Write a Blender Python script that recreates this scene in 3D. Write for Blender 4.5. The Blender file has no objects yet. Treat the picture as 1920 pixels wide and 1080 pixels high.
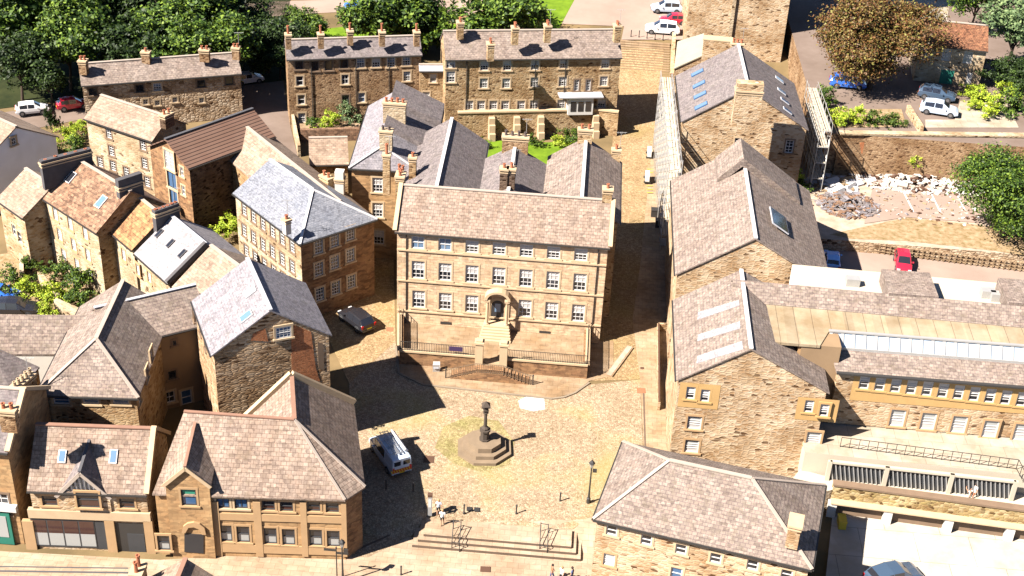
import bpy, bmesh, math, random
from mathutils import Vector, Matrix, geometry
R_=math.radians
random.seed(7)
S=bpy.context.scene
COL=S.collection
# ---------------------------------------------------------------- camera
FPX=2542.0; PIT=R_(31.1); ROL=R_(2.96); YAW=R_(2.8)
CAM=Vector((6.335,-94.40,73.3))
_F=Vector((0,math.cos(PIT),-math.sin(PIT))); _R0=Vector((1,0,0)); _U0=_R0.cross(_F)
_R=_R0*math.cos(ROL)+_U0*math.sin(ROL); _U=-_R0*math.sin(ROL)+_U0*math.cos(ROL)
_M=Matrix.Rotation(YAW,3,'Z'); CF=_M@_F; CR=_M@_R; CU=_M@_U
cd=bpy.data.cameras.new('camera'); cd.lens=36*FPX/1920; cd.sensor_width=36; cd.clip_end=2000; cd.clip_start=1
co=bpy.data.objects.new('camera',cd); COL.objects.link(co)
m4=Matrix((( CR.x,CU.x,-CF.x,CAM.x),(CR.y,CU.y,-CF.y,CAM.y),(CR.z,CU.z,-CF.z,CAM.z),(0,0,0,1)))
co.matrix_world=m4; S.camera=co
# ---------------------------------------------------------------- light
SAZ=R_(33); SEL=R_(45)
w=bpy.data.worlds.new('World'); S.world=w; w.use_nodes=True
nt=w.node_tree; bg=nt.nodes['Background']; sky=nt.nodes.new('ShaderNodeTexSky')
sky.sky_type='NISHITA'; sky.air_density=.45; sky.dust_density=.15; sky.ozone_density=2.5; sky.sun_disc=False; sky.sun_elevation=SEL
sky.sun_rotation=math.atan2(-math.cos(SAZ),-math.sin(SAZ))%(2*math.pi)
nt.links.new(sky.outputs[0],bg.inputs[0]); bg.inputs[1].default_value=0.05
sl=bpy.data.lights.new('sun','SUN'); sl.energy=5.0; sl.angle=R_(.5); sl.color=(1,.905,.81)
so=bpy.data.objects.new('sun',sl); COL.objects.link(so)
ld=Vector((math.cos(SEL)*math.cos(SAZ),math.cos(SEL)*math.sin(SAZ),-math.sin(SEL)))
so.rotation_euler=ld.to_track_quat('-Z','Y').to_euler(); so.location=(-60,-40,120)
S.view_settings.view_transform='Standard'; S.view_settings.look='None'; S.view_settings.exposure=2.32
S.view_settings.gamma=1; S.view_settings.use_curve_mapping=False
# ---------------------------------------------------------------- projection helpers (photo pixel + height -> place)
def ray(px,py): return CF+CR*((px-960)/FPX)-CU*((py-540)/FPX)
def P(px,py,z=0.0):
    d=ray(px,py); return CAM+d*((z-CAM.z)/d.z)
def zat(px,py,x,y):
    d=ray(px,py); h=d.xy; return CAM.z+d.z*((Vector((x,y))-CAM.xy).dot(h)/h.dot(h))
def lerp(a,b,t): return a+(b-a)*t
def sst(a,b,x):
    t=max(0,min(1,(x-a)/(b-a))); return t*t*(3-2*t)
def lin(x,pts):
    if x<=pts[0][0]: return pts[0][1]
    for (a,va),(b,vb) in zip(pts,pts[1:]):
        if x<=b: return va+(vb-va)*(x-a)/(b-a)
    return pts[-1][1]
def zg(x,y):
    e=lin(y,[(-11.5,-.7),(-9.4,0),(16,0),(68,1.0),(83,2.0),(89,4.8),(112,6.2),(170,8)])
    ww=lin(y,[(-11.5,-.7),(-9.4,0),(16,0),(68,1.0),(90,1.6),(170,5)])
    return lerp(ww,e,sst(-14,-4,x))
def Pg(px,py,off=0):
    z=0
    for _ in range(8):
        p=P(px,py,z); z=zg(p.x,p.y)
    p=P(px,py,z); p.z=z+off; return p
# ---------------------------------------------------------------- mesh builder
class MB:
    def __init__(s): s.v=[];s.f=[];s.m=[];s.sm=[]
    def poly(s,pts,m=0,sm=False):
        b=len(s.v); s.v+= [Vector(p) for p in pts]; s.f.append(tuple(range(b,b+len(pts)))); s.m.append(m); s.sm.append(sm)
    def box(s,c,size,rot=0.0,m=0,mat=None):
        c=Vector(c); hx,hy,hz=[q/2 for q in size]
        M=mat if mat is not None else Matrix.Rotation(rot,3,'Z')
        k=[c+M@Vector((x*hx,y*hy,z*hz)) for x in(-1,1) for y in(-1,1) for z in(-1,1)]
        for q in((0,1,3,2),(4,6,7,5),(0,4,5,1),(2,3,7,6),(0,2,6,4),(1,5,7,3)): s.poly([k[i] for i in q],m)
    def bar(s,a,b,wd,ht,m=0,up=Vector((0,0,1))):
        a=Vector(a);b=Vector(b);d=b-a;L=d.length
        if L<1e-4: return
        d/=L; x=d.cross(up)
        if x.length<1e-3: x=d.cross(Vector((1,0,0)))
        x.normalize(); z=x.cross(d)
        M=Matrix((x,d,z)).transposed(); s.box((a+b)/2,(wd,L,ht),m=m,mat=M)
    def tube(s,a,b,r0,r1=None,n=8,m=0,cap=True):
        r1=r0 if r1 is None else r1
        a=Vector(a);b=Vector(b);d=(b-a).normalized(); x=d.cross(Vector((0,0,1)))
        if x.length<1e-3: x=Vector((1,0,0))
        x.normalize(); y=d.cross(x)
        A=[a+(x*math.cos(t)+y*math.sin(t))*r0 for t in [2*math.pi*i/n for i in range(n)]]
        B=[b+(x*math.cos(t)+y*math.sin(t))*r1 for t in [2*math.pi*i/n for i in range(n)]]
        for i in range(n): s.poly([A[i],A[(i+1)%n],B[(i+1)%n],B[i]],m,True)
        if cap: s.poly(A[::-1],m); s.poly(B,m)
    def prism(s,pts,z0,z1,m=0,mt=None):
        n=len(pts); lo=[Vector((p[0],p[1],z0)) for p in pts]; hi=[Vector((p[0],p[1],z1)) for p in pts]
        for i in range(n): s.poly([lo[i],lo[(i+1)%n],hi[(i+1)%n],hi[i]],m)
        s.poly(hi,m if mt is None else mt); s.poly(lo[::-1],m)
    def lathe(s,c,prof,n=10,m=0):
        c=Vector(c)
        rings=[[c+Vector((r*math.cos(2*math.pi*i/n),r*math.sin(2*math.pi*i/n),z)) for i in range(n)] for r,z in prof]
        for A,B in zip(rings,rings[1:]):
            for i in range(n): s.poly([A[i],A[(i+1)%n],B[(i+1)%n],B[i]],m,True)
        s.poly(rings[-1],m)
    def solid(s,faces,t=.14,m=0,ms=None):
        ms=m if ms is None else ms; cnt={}
        key=lambda p:(round(p.x,3),round(p.y,3),round(p.z,3))
        for f in faces:
            for a,b in zip(f,f[1:]+f[:1]):
                k=tuple(sorted((key(a),key(b)))); cnt[k]=cnt.get(k,0)+1
        dz=Vector((0,0,-t))
        for f in faces:
            s.poly(f,m); s.poly([p+dz for p in f][::-1],ms)
            for a,b in zip(f,f[1:]+f[:1]):
                if cnt[tuple(sorted((key(a),key(b))))]==1: s.poly([a,a+dz,b+dz,b],ms)
    def wall(s,A,B,zb,prof,holes=(),m=0):
        # A,B plan points; prof: list of (fraction,z) along the top; holes (u0,u1,z0,z1)
        A=Vector((A[0],A[1],0));B=Vector((B[0],B[1],0));L=(B-A).length;d=(B-A)/L
        zr=min(z for u,z in prof)
        hs=[h for h in holes if h[3]<zr-.02 and h[2]>zb and h[0]>0 and h[1]<L]
        us=sorted({0,L}|{h[0] for h in hs}|{h[1] for h in hs}); zs=sorted({zb,zr}|{h[2] for h in hs}|{h[3] for h in hs})
        pt=lambda u,z: A+d*u+Vector((0,0,z))
        for u0,u1 in zip(us,us[1:]):
            for z0,z1 in zip(zs,zs[1:]):
                cu,cz=(u0+u1)/2,(z0+z1)/2
                if any(h[0]<cu<h[1] and h[2]<cz<h[3] for h in hs): continue
                s.poly([pt(u0,z0),pt(u1,z0),pt(u1,z1),pt(u0,z1)],m)
        if max(z for u,z in prof)>zr+.02:
            pts=[pt(0,zr),pt(L,zr)]+[pt(u*L,z) for u,z in sorted(prof,reverse=True) if z>zr+.01]
            s.poly(pts,m)
        return hs
    def build(s,name,mats,parent=None,link=True):
        off=parent_loc(parent)
        me=bpy.data.meshes.new(name)
        me.from_pydata([v-off for v in s.v],[],s.f)
        if not isinstance(mats,(list,tuple)): mats=[mats]
        for q in mats: me.materials.append(MAT[q] if isinstance(q,str) else q)
        uv=me.uv_layers.new(name='UVMap').data; k=0; up=Vector((0,0,1))
        for i,f in enumerate(s.f):
            p=me.polygons[i]; p.material_index=s.m[i]; p.use_smooth=s.sm[i]
            n=p.normal
            if abs(n.z)>.93 : t=Vector((1,0,0)); b=Vector((0,1,0))
            else:
                t=up.cross(n).normalized(); b=n.cross(t)
                if b.z<0: b=-b
            for vi in f: uv[k].uv=(s.v[vi].dot(t),s.v[vi].dot(b)); k+=1
        o=bpy.data.objects.new(name,me)
        if link: COL.objects.link(o)
        if parent is not None: o.parent=parent
        return o
def parent_loc(p):
    v=Vector((0,0,0))
    while p is not None: v+=p.location; p=p.parent
    return v
def tag(o,label=None,cat=None,group=None,kind=None):
    if label: o['label']=label
    if cat: o['category']=cat
    if group: o['group']=group
    if kind: o['kind']=kind
    return o
def thing(name,label,cat,loc,group=None):
    o=bpy.data.objects.new(name,None); COL.objects.link(o); o.location=loc; o.empty_display_size=.5
    return tag(o,label,cat,group)
def copy_tree(o,parent=None):
    c=o.copy(); COL.objects.link(c); c.parent=parent
    for ch in list(o.children): copy_tree(ch,c)
    return c
# ---------------------------------------------------------------- materials
MAT={}
def nmat(name):
    m=bpy.data.materials.new(name); m.use_nodes=True; MAT[name]=m
    nt=m.node_tree; return m,nt,nt.nodes['Principled BSDF'],nt.nodes.new,nt.links.new
def plain(name,c,rough=.8,metal=0,var=.12,scale=1.5,spec=.3,emit=None):
    m,nt,b,N,L=nmat(name); b.inputs['Roughness'].default_value=rough; b.inputs['Metallic'].default_value=metal
    b.inputs['Specular IOR Level'].default_value=spec
    t=N('ShaderNodeTexCoord'); n=N('ShaderNodeTexNoise'); n.inputs['Scale'].default_value=scale; n.inputs['Detail'].default_value=5
    r=N('ShaderNodeMix'); r.data_type='RGBA'; L(t.outputs['Object'],n.inputs['Vector']); L(n.outputs['Fac'],r.inputs['Factor'])
    r.inputs['A'].default_value=(*[q*(1-var) for q in c],1); r.inputs['B'].default_value=(*[min(1,q*(1+var)) for q in c],1)
    L(r.outputs['Result'],b.inputs['Base Color']); return m
def ramp(N,cols,inter='LINEAR'):
    r=N('ShaderNodeValToRGB'); e=r.color_ramp.elements; r.color_ramp.interpolation=inter
    while len(e)<len(cols): e.new(.5)
    for i,(p,c) in enumerate(cols): e[i].position=p; e[i].color=(*c,1)
    return r
def mul(N,L,a,b,fac=1.0,mode='MULTIPLY'):
    x=N('ShaderNodeMix'); x.data_type='RGBA'; x.blend_type=mode; x.inputs['Factor'].default_value=fac
    L(a,x.inputs['A']); L(b,x.inputs['B']); return x.outputs['Result']
def rubble(name,cols,cell=(.42,.2),mortar=(.5,.38,.24),mw=.05,big=.35,bump=.5,stain=(.45,.33,.2),dark=.12):
    m,nt,b,N,L=nmat(name); b.inputs['Roughness'].default_value=.95; b.inputs['Specular IOR Level'].default_value=.1
    uv=N('ShaderNodeUVMap'); mp=N('ShaderNodeMapping'); mp.inputs['Scale'].default_value=(1/cell[0],1/cell[1],1); L(uv.outputs[0],mp.inputs[0])
    ns=N('ShaderNodeTexNoise'); ns.inputs['Scale'].default_value=1.4; L(mp.outputs[0],ns.inputs['Vector'])
    av=N('ShaderNodeMixRGB'); av.blend_type='ADD'; av.inputs[0].default_value=.35; L(mp.outputs[0],av.inputs[1]); L(ns.outputs['Color'],av.inputs[2])
    v=N('ShaderNodeTexVoronoi'); v.inputs['Scale'].default_value=1; v.inputs['Randomness'].default_value=.8; L(av.outputs[0],v.inputs['Vector'])
    e=N('ShaderNodeTexVoronoi'); e.feature='DISTANCE_TO_EDGE'; e.inputs['Scale'].default_value=1; e.inputs['Randomness'].default_value=.8; L(av.outputs[0],e.inputs['Vector'])
    sp=N('ShaderNodeSeparateColor'); L(v.outputs['Color'],sp.inputs[0])
    n=len(cols); r=ramp(N,[(i/(n-1),c) for i,c in enumerate(cols)]); L(sp.outputs[0],r.inputs[0])
    # a few really dark stones
    dk=ramp(N,[(0,(.28,.22,.18)),(dark,(.28,.22,.18)),(dark+.03,(1,1,1))],'LINEAR'); L(sp.outputs[1],dk.inputs[0])
    c1=mul(N,L,r.outputs[0],dk.outputs[0])
    er=ramp(N,[(0,(1,1,1)),(mw,(0,0,0))]); L(e.outputs['Distance'],er.inputs[0])
    mx=N('ShaderNodeMix'); mx.data_type='RGBA'; L(er.outputs[0],mx.inputs['Factor']); L(c1,mx.inputs['A']); mx.inputs['B'].default_value=(*mortar,1)
    bn=N('ShaderNodeTexNoise'); bn.inputs['Scale'].default_value=big; bn.inputs['Detail'].default_value=6; L(uv.outputs[0],bn.inputs['Vector'])
    br=ramp(N,[(.35,stain),(.6,(1,1,1))]); L(bn.outputs['Fac'],br.inputs[0])
    c2=mul(N,L,mx.outputs['Result'],br.outputs[0],.6)
    L(c2,b.inputs['Base Color'])
    if bump:
        bp=N('ShaderNodeBump'); bp.inputs['Strength'].default_value=bump; bp.inputs['Distance'].default_value=.05
        rr=ramp(N,[(0,(0,0,0)),(.25,(1,1,1))]); L(e.outputs['Distance'],rr.inputs[0]); L(rr.outputs[0],bp.inputs['Height']); L(bp.outputs[0],b.inputs['Normal'])
    return m
def course(name,c1,c2,mortar,bw=.5,rh=.3,ms=.012,big=.4,stain=(.6,.5,.45),st=.5,rough=.9,bump=.4,streak=False,mottle=.6,spec=.2):
    m,nt,b,N,L=nmat(name); b.inputs['Roughness'].default_value=rough; b.inputs['Specular IOR Level'].default_value=spec
    uv=N('ShaderNodeUVMap'); t=N('ShaderNodeTexBrick'); L(uv.outputs[0],t.inputs['Vector'])
    t.inputs['Scale'].default_value=1; t.inputs['Brick Width'].default_value=bw; t.inputs['Row Height'].default_value=rh
    t.inputs['Mortar Size'].default_value=ms; t.inputs['Mortar Smooth'].default_value=.3; t.inputs['Bias'].default_value=0
    t.inputs['Color1'].default_value=(*c1,1); t.inputs['Color2'].default_value=(*c2,1); t.inputs['Mortar'].default_value=(*mortar,1)
    # per-tile mottling
    mp=N('ShaderNodeMapping'); mp.inputs['Scale'].default_value=(1/bw,1/rh,1); L(uv.outputs[0],mp.inputs[0])
    vo=N('ShaderNodeTexVoronoi'); vo.inputs['Scale'].default_value=1.35; L(mp.outputs[0],vo.inputs['Vector'])
    sp=N('ShaderNodeSeparateColor'); L(vo.outputs['Color'],sp.inputs[0])
    vr=ramp(N,[(0,(.5,.48,.48)),(.45,(.95,.95,.95)),(1,(1.35,1.3,1.26))]); L(sp.outputs[0],vr.inputs[0])
    c=mul(N,L,t.outputs['Color'],vr.outputs[0],mottle)
    bn=N('ShaderNodeTexNoise'); bn.inputs['Scale'].default_value=big; bn.inputs['Detail'].default_value=7; bn.inputs['Roughness'].default_value=.65
    if streak:
        m2=N('ShaderNodeMapping'); m2.inputs['Scale'].default_value=(2.2,.45,1); L(uv.outputs[0],m2.inputs[0]); L(m2.outputs[0],bn.inputs['Vector'])
    else: L(uv.outputs[0],bn.inputs['Vector'])
    br=ramp(N,[(.38,stain),(.62,(1,1,1))]); L(bn.outputs['Fac'],br.inputs[0])
    c=mul(N,L,c,br.outputs[0],st)
    if streak:
        ln=N('ShaderNodeTexNoise'); ln.inputs['Scale'].default_value=1.1; ln.inputs['Detail'].default_value=8; ln.inputs['Roughness'].default_value=.7; L(uv.outputs[0],ln.inputs['Vector'])
        lr=ramp(N,[(.52,(0,0,0)),(.66,(.55,.55,.55))]); L(ln.outputs['Fac'],lr.inputs[0]); lx=N('ShaderNodeMix'); lx.data_type='RGBA'; L(lr.outputs[0],lx.inputs['Factor']); L(c,lx.inputs['A']); lx.inputs['B'].default_value=(c2[0]*.62,c2[1]*.6,c2[2]*.5,1); c=lx.outputs['Result']
    L(c,b.inputs['Base Color'])
    if bump:
        bp=N('ShaderNodeBump'); bp.inputs['Strength'].default_value=bump; bp.inputs['Distance'].default_value=.03
        iv=N('ShaderNodeInvert'); L(t.outputs['Fac'],iv.inputs['Color']); L(iv.outputs[0],bp.inputs['Height']); L(bp.outputs[0],b.inputs['Normal'])
    return m
# stone walls
rubble('stone_tan',[(.36,.22,.11),(.52,.36,.19),(.64,.48,.29),(.46,.3,.15)],mortar=(.6,.47,.31),dark=.05)
rubble('stone_brown',[(.24,.14,.08),(.42,.27,.15),(.54,.38,.23),(.33,.2,.11)],cell=(.36,.17),mortar=(.48,.35,.22),dark=.07)
rubble('stone_pale',[(.5,.39,.25),(.62,.5,.34),(.7,.6,.44),(.56,.43,.27)],cell=(.5,.25),mortar=(.6,.5,.36),dark=.02)
rubble('stone_gold',[(.5,.32,.17),(.66,.48,.3),(.74,.6,.42),(.6,.42,.24)],cell=(.5,.2),mortar=(.72,.6,.44),dark=.05)
rubble('stone_rough',[(.48,.34,.21),(.68,.52,.36),(.8,.67,.5),(.58,.42,.27)],cell=(.5,.3),mortar=(.3,.2,.12),mw=.07,bump=.8,dark=.05)
rubble('stone_warm',[(.42,.27,.15),(.66,.46,.28),(.8,.62,.42),(.54,.36,.2)],cell=(.62,.17),mortar=(.36,.24,.14),mw=.07,bump=.8,dark=.06)
rubble('stone_moss',[(.36,.24,.12),(.55,.42,.2),(.68,.56,.34),(.46,.36,.14)],cell=(.4,.25),mortar=(.5,.42,.22))
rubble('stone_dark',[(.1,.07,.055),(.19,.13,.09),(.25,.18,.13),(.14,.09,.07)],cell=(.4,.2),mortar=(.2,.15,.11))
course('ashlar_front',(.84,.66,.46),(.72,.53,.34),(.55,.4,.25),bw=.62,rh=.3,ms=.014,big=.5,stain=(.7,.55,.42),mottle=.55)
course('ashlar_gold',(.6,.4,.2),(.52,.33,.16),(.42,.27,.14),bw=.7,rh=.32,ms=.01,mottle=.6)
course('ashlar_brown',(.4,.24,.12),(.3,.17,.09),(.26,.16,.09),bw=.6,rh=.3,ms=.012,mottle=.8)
course('brick_red',(.68,.22,.07),(.55,.16,.05),(.55,.34,.2),bw=.24,rh=.09,ms=.012,mottle=.8)
plain('dressed',(.64,.48,.3),.9,var=.18); plain('dressed_gold',(.54,.35,.18),.9,var=.15); plain('ochre',(.6,.38,.15),.9,var=.15); plain('dressed_dark',(.25,.17,.11),.9,var=.25)
plain('kerb_stone',(.3,.24,.17),.9,var=.25); plain('riser',(.16,.11,.075),.9,var=.3); plain('cross_step',(.27,.2,.13),.9,var=.3); plain('cross_dark',(.085,.066,.05),.9,var=.3); plain('render_shaded',(1.5,1.55,1.65),.85,var=.08,scale=.5); plain('render_brown',(.34,.23,.13),.9,var=.3,scale=.4); plain('render_white',(.8,.76,.68),.8,var=.06)
plain('render_black',(.1,.095,.1),.8,var=.4)
# roofs
course('slate_tan',(.43,.345,.28),(.34,.265,.215),(.2,.14,.11),bw=.42,rh=.34,ms=.02,streak=True,stain=(.6,.5,.42))
course('slate_pink',(.385,.325,.275),(.285,.235,.195),(.2,.15,.15),bw=.4,rh=.3,ms=.02,streak=True,stain=(.66,.58,.56))
course('slate_mauve',(.29,.26,.25),(.215,.195,.19),(.2,.16,.17),bw=.3,rh=.25,ms=.014,streak=True,stain=(.7,.64,.68))
course('slate_grey',(.36,.34,.36),(.3,.285,.305),(.2,.2,.23),bw=.3,rh=.24,ms=.013,streak=True,stain=(.74,.72,.76))
course('slate_blue',(.31,.325,.36),(.25,.265,.3),(.15,.17,.22),bw=.32,rh=.24,ms=.013,stain=(.7,.74,.82))
course('slate_pale',(.46,.435,.44),(.39,.37,.38),(.3,.29,.31),bw=.34,rh=.25,ms=.012,stain=(.78,.76,.78))
course('slate_brown',(.4,.26,.17),(.27,.16,.1),(.17,.11,.08),bw=.5,rh=.36,ms=.02,mottle=1)
course('slate_orange',(.5,.3,.14),(.38,.21,.1),(.2,.12,.07),bw=.5,rh=.36,ms=.02,mottle=.9)
course('slate_light_tan',(.45,.36,.28),(.36,.28,.21),(.3,.22,.17),bw=.45,rh=.32,ms=.02,mottle=.5)
course('tile_red',(.33,.17,.09),(.24,.11,.06),(.13,.06,.04),bw=.3,rh=.28,ms=.02,mottle=1)
course('sheet_brown',(.25,.15,.11),(.23,.14,.1),(.035,.02,.018),bw=60,rh=.42,ms=.05,mottle=.1,stain=(.8,.7,.65))
course('sheet_cream',(.62,.53,.38),(.6,.5,.36),(.42,.34,.24),bw=1.2,rh=60,ms=.02,mottle=.1,stain=(.8,.7,.55),big=.2)
plain('pale_green',(.42,.39,.3),.8,var=.2,scale=.6); plain('ridge_stone',(.5,.42,.35),.85,var=.15); plain('ridge_red',(.34,.19,.13),.85,var=.2); plain('lead',(.55,.56,.6),.5,var=.15); plain('ridge_dark',(.1,.1,.11),.7)
plain('lead_white',(.75,.74,.74),.45,var=.1)
# openings etc.
plain('paint_white',(.8,.79,.76),.45,var=.04); plain('paint_dark',(.03,.032,.035),.4); plain('paint_green',(.03,.22,.16),.5)
plain('banner_purple',(.06,.03,.1),.8); plain('paint_blue_white',(.5,.62,.75),.4,var=.05)
def glass(name,c,rough=.08):
    m,nt,b,N,L=nmat(name); b.inputs['Base Color'].default_value=(*c,1); b.inputs['Roughness'].default_value=rough; b.inputs['Specular IOR Level'].default_value=.7
glass('glass',(.012,.013,.017)); glass('glass_blue',(.03,.07,.14)); glass('glass_sky',(.16,.27,.42)); glass('pane_bright',(.62,.6,.58),.5); glass('glass_white',(.5,.6,.7),.25); glass('glass_pale',(.45,.47,.46),.3); glass('glass_brown',(.07,.03,.025))  # glass_sky and glass_white have the sky's reflection put into their colour
plain('blind_green',(.04,.3,.2),.5); plain('door_dark',(.02,.02,.022),.5); plain('door_white',(.7,.68,.64),.5); plain('iron',(.02,.019,.018),.5,spec=.4); plain('iron_rust',(.12,.06,.035),.8)
plain('yellow_paint',(.75,.55,.05),.6); plain('terracotta',(.45,.16,.08),.85,var=.25); plain('pot_buff',(.55,.42,.27),.85,var=.2); plain('pot_dark',(.12,.09,.08),.85)
plain('metal_pale',(.62,.62,.6),.4,metal=.4); plain('aluminium',(.7,.72,.75),.35,metal=.7); plain('timber',(.34,.24,.14),.85,var=.25); course('cream_roof',(.5,.42,.29),(.46,.38,.26),(.25,.2,.14),bw=1.5,rh=90,ms=.03,mottle=.3,big=.25,stain=(.6,.5,.38),st=.8,rough=.7)
plain('concrete',(.62,.55,.43),.9,var=.14,scale=.3); plain('concrete_white',(.78,.75,.68),.9,var=.08,scale=.25)
# ---------------------------------------------------------------- window template cache
WT={}
STY={ # bars(x,y of glass grid), frame, upper material, lower material, surround material
 'sash':(3,4,'paint_white','pane_bright','glass','dressed'),'sash_dark':(2,4,'paint_white','glass','glass','dressed_dark'),  # bright upper sash pane: its reflection is put into the colour
 'sash_sky':(2,2,'paint_white','glass_sky','glass_sky','dressed'),'sash_blue':(3,4,'paint_white','glass_sky','glass','dressed'),
 'plain':(1,2,'paint_white','glass','glass','dressed'),'plain_blue':(1,2,'paint_white','glass_blue','glass_blue','dressed'),
 'gold':(1,3,'paint_white','pane_bright','glass','ochre'),'goldwhite':(1,3,'paint_white','glass_pale','pane_bright','dressed_gold'),
 'black':(1,1,'paint_dark','glass','glass','dressed_dark'),'empty':(1,1,'dressed_dark','glass','glass','dressed_dark'),
 'blackblue':(2,1,'paint_dark','glass_blue','glass_blue','dressed'),'blackpane':(1,2,'paint_dark','glass','glass_brown','dressed_gold'),
 'pale':(2,3,'paint_white','glass_pale','glass_pale','dressed'),'small':(2,2,'paint_white','glass','glass','dressed'),
 'green':(1,1,'paint_dark','blind_green','glass_blue','dressed_gold'),'brown':(3,4,'paint_white','glass','glass_brown','dressed'),
 'multi':(4,3,'paint_white','glass_blue','glass_blue','dressed'),'curtain':(1,2,'paint_dark','glass','glass_pale','dressed_gold')}
def window_tpl(w,h,sty,deep=.16,surr=True):
    k=(round(w,2),round(h,2),sty,deep)
    if k in WT: return WT[k]
    nx,nz,fm,up,lo,sm=STY[sty]
    f=.1; y=-deep+.05
    a=MB() # frame and bars, local: x along wall, y outward, z up, origin bottom centre
    for x in(-w/2+f/2,w/2-f/2): a.box((x,y,h/2),(f,.07,h))
    for z in(f/2,h-f/2): a.box((0,y,z),(w-2*f,.07,f))
    if nz>1: a.box((0,y+.005,h*.5),(w-2*f,.07,.06))
    for i in range(1,nx): a.box((-w/2+w*i/nx,y-.005,h/2),(.05,.05,h-2*f))
    for i in range(1,nz):
        if nz%2==0 and i==nz//2: continue
        a.box((0,y-.004,h*i/nz),(w-2*f,.05,.05))
    fr=a.build('window',fm,link=False)
    b=MB(); yy=y-.02
    b.poly([(-w/2,yy,0),(w/2,yy,0),(w/2,yy,h/2),(-w/2,yy,h/2)],1); b.poly([(-w/2,yy,h/2),(w/2,yy,h/2),(w/2,yy,h),(-w/2,yy,h)],0)
    pn=b.build('pane',[up,lo],link=False)
    c=MB(); s=.16
    if surr:
        c.box((0,.0,-.08),(w+.5,.2,.16)); c.box((0,-.02,h+.1),(w+.36,.1,.2))
        for x in(-w/2-s/2,w/2+s/2): c.box((x,-.02,h/2),(s,.1,h))
    # reveal
    e=.002
    for x in(-w/2-e,w/2+e): c.poly([(x,0,0),(x,-deep,0),(x,-deep,h),(x,0,h)])
    for z in(-e,h+e): c.poly([(-w/2,0,z),(w/2,0,z),(w/2,-deep,z),(-w/2,-deep,z)])
    su=c.build('surround',sm,link=False)
    WT[k]=(fr,pn,su); return WT[k]
def place_window(root,pos,outward,w,h,sty,deep=.16,label=None):
    x=outward.cross(Vector((0,0,1))).normalized()
    M=Matrix((x,outward,Vector((0,0,1)))).transposed().to_4x4(); M.translation=pos-parent_loc(root)
    fr,pn,su=window_tpl(w,h,sty,deep)
    o=bpy.data.objects.new('window',fr.data); COL.objects.link(o); o.parent=root; o.matrix_local=M
    for q,n in((pn,'pane'),(su,'surround')):
        c=bpy.data.objects.new(n,q.data); COL.objects.link(c); c.parent=o
    return o
def chimney(root,px,py,zt,w=1.2,l=.6,h=2.0,rot=0,pots=2,mat='stone_brown',pot='terracotta',ph=.5,below=0):
    c=P(px,py,zt); M=Matrix.Rotation(rot,3,'Z')
    a=MB(); a.box((c.x,c.y,zt-h/2-.1),(w,l,h-.2+below),rot); 
    a.box((c.x,c.y,zt-.1),(w+.2,l+.2,.18),rot,1); a.box((c.x,c.y,zt-.42),(w+.1,l+.1,.1),rot,1); 
    st=a.build('chimney',[mat,'dressed'],root)
    for i in range(pots):
        u=(i-(pots-1)/2)*(w/max(pots,1)) if w>=l else 0; v=(i-(pots-1)/2)*(l/max(pots,1)) if l>w else 0
        q=c+M@Vector((u,v,0)); b=MB(); p_=ph*random.uniform(.85,1.15)
        b.lathe((q.x,q.y,zt-.02),[(.17,0),(.15,.1),(.13,p_*.8),(.17,p_*.85),(.17,p_),(.1,p_),(.1,p_-.1)],8)
        b.build('chimney_pot',pot,st)
    if random.random()<.28:
        q=c+M@Vector((w*.4,l*.2,0)); b=MB(); b.tube((q.x,q.y,zt-.3),(q.x,q.y,zt+1.9),.025,n=5); b.tube((q.x-.5,q.y,zt+1.8),(q.x+.6,q.y+.2,zt+1.8),.02,n=4)
        for t_ in(-.35,-.1,.15,.4): b.tube((q.x+t_,q.y-.25,zt+1.8),(q.x+t_,q.y+.3,zt+1.8),.012,n=4)
        b.build('aerial','metal_pale',st)
    return st
def pol2(v): return Vector((v.x,v.y,0))
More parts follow.
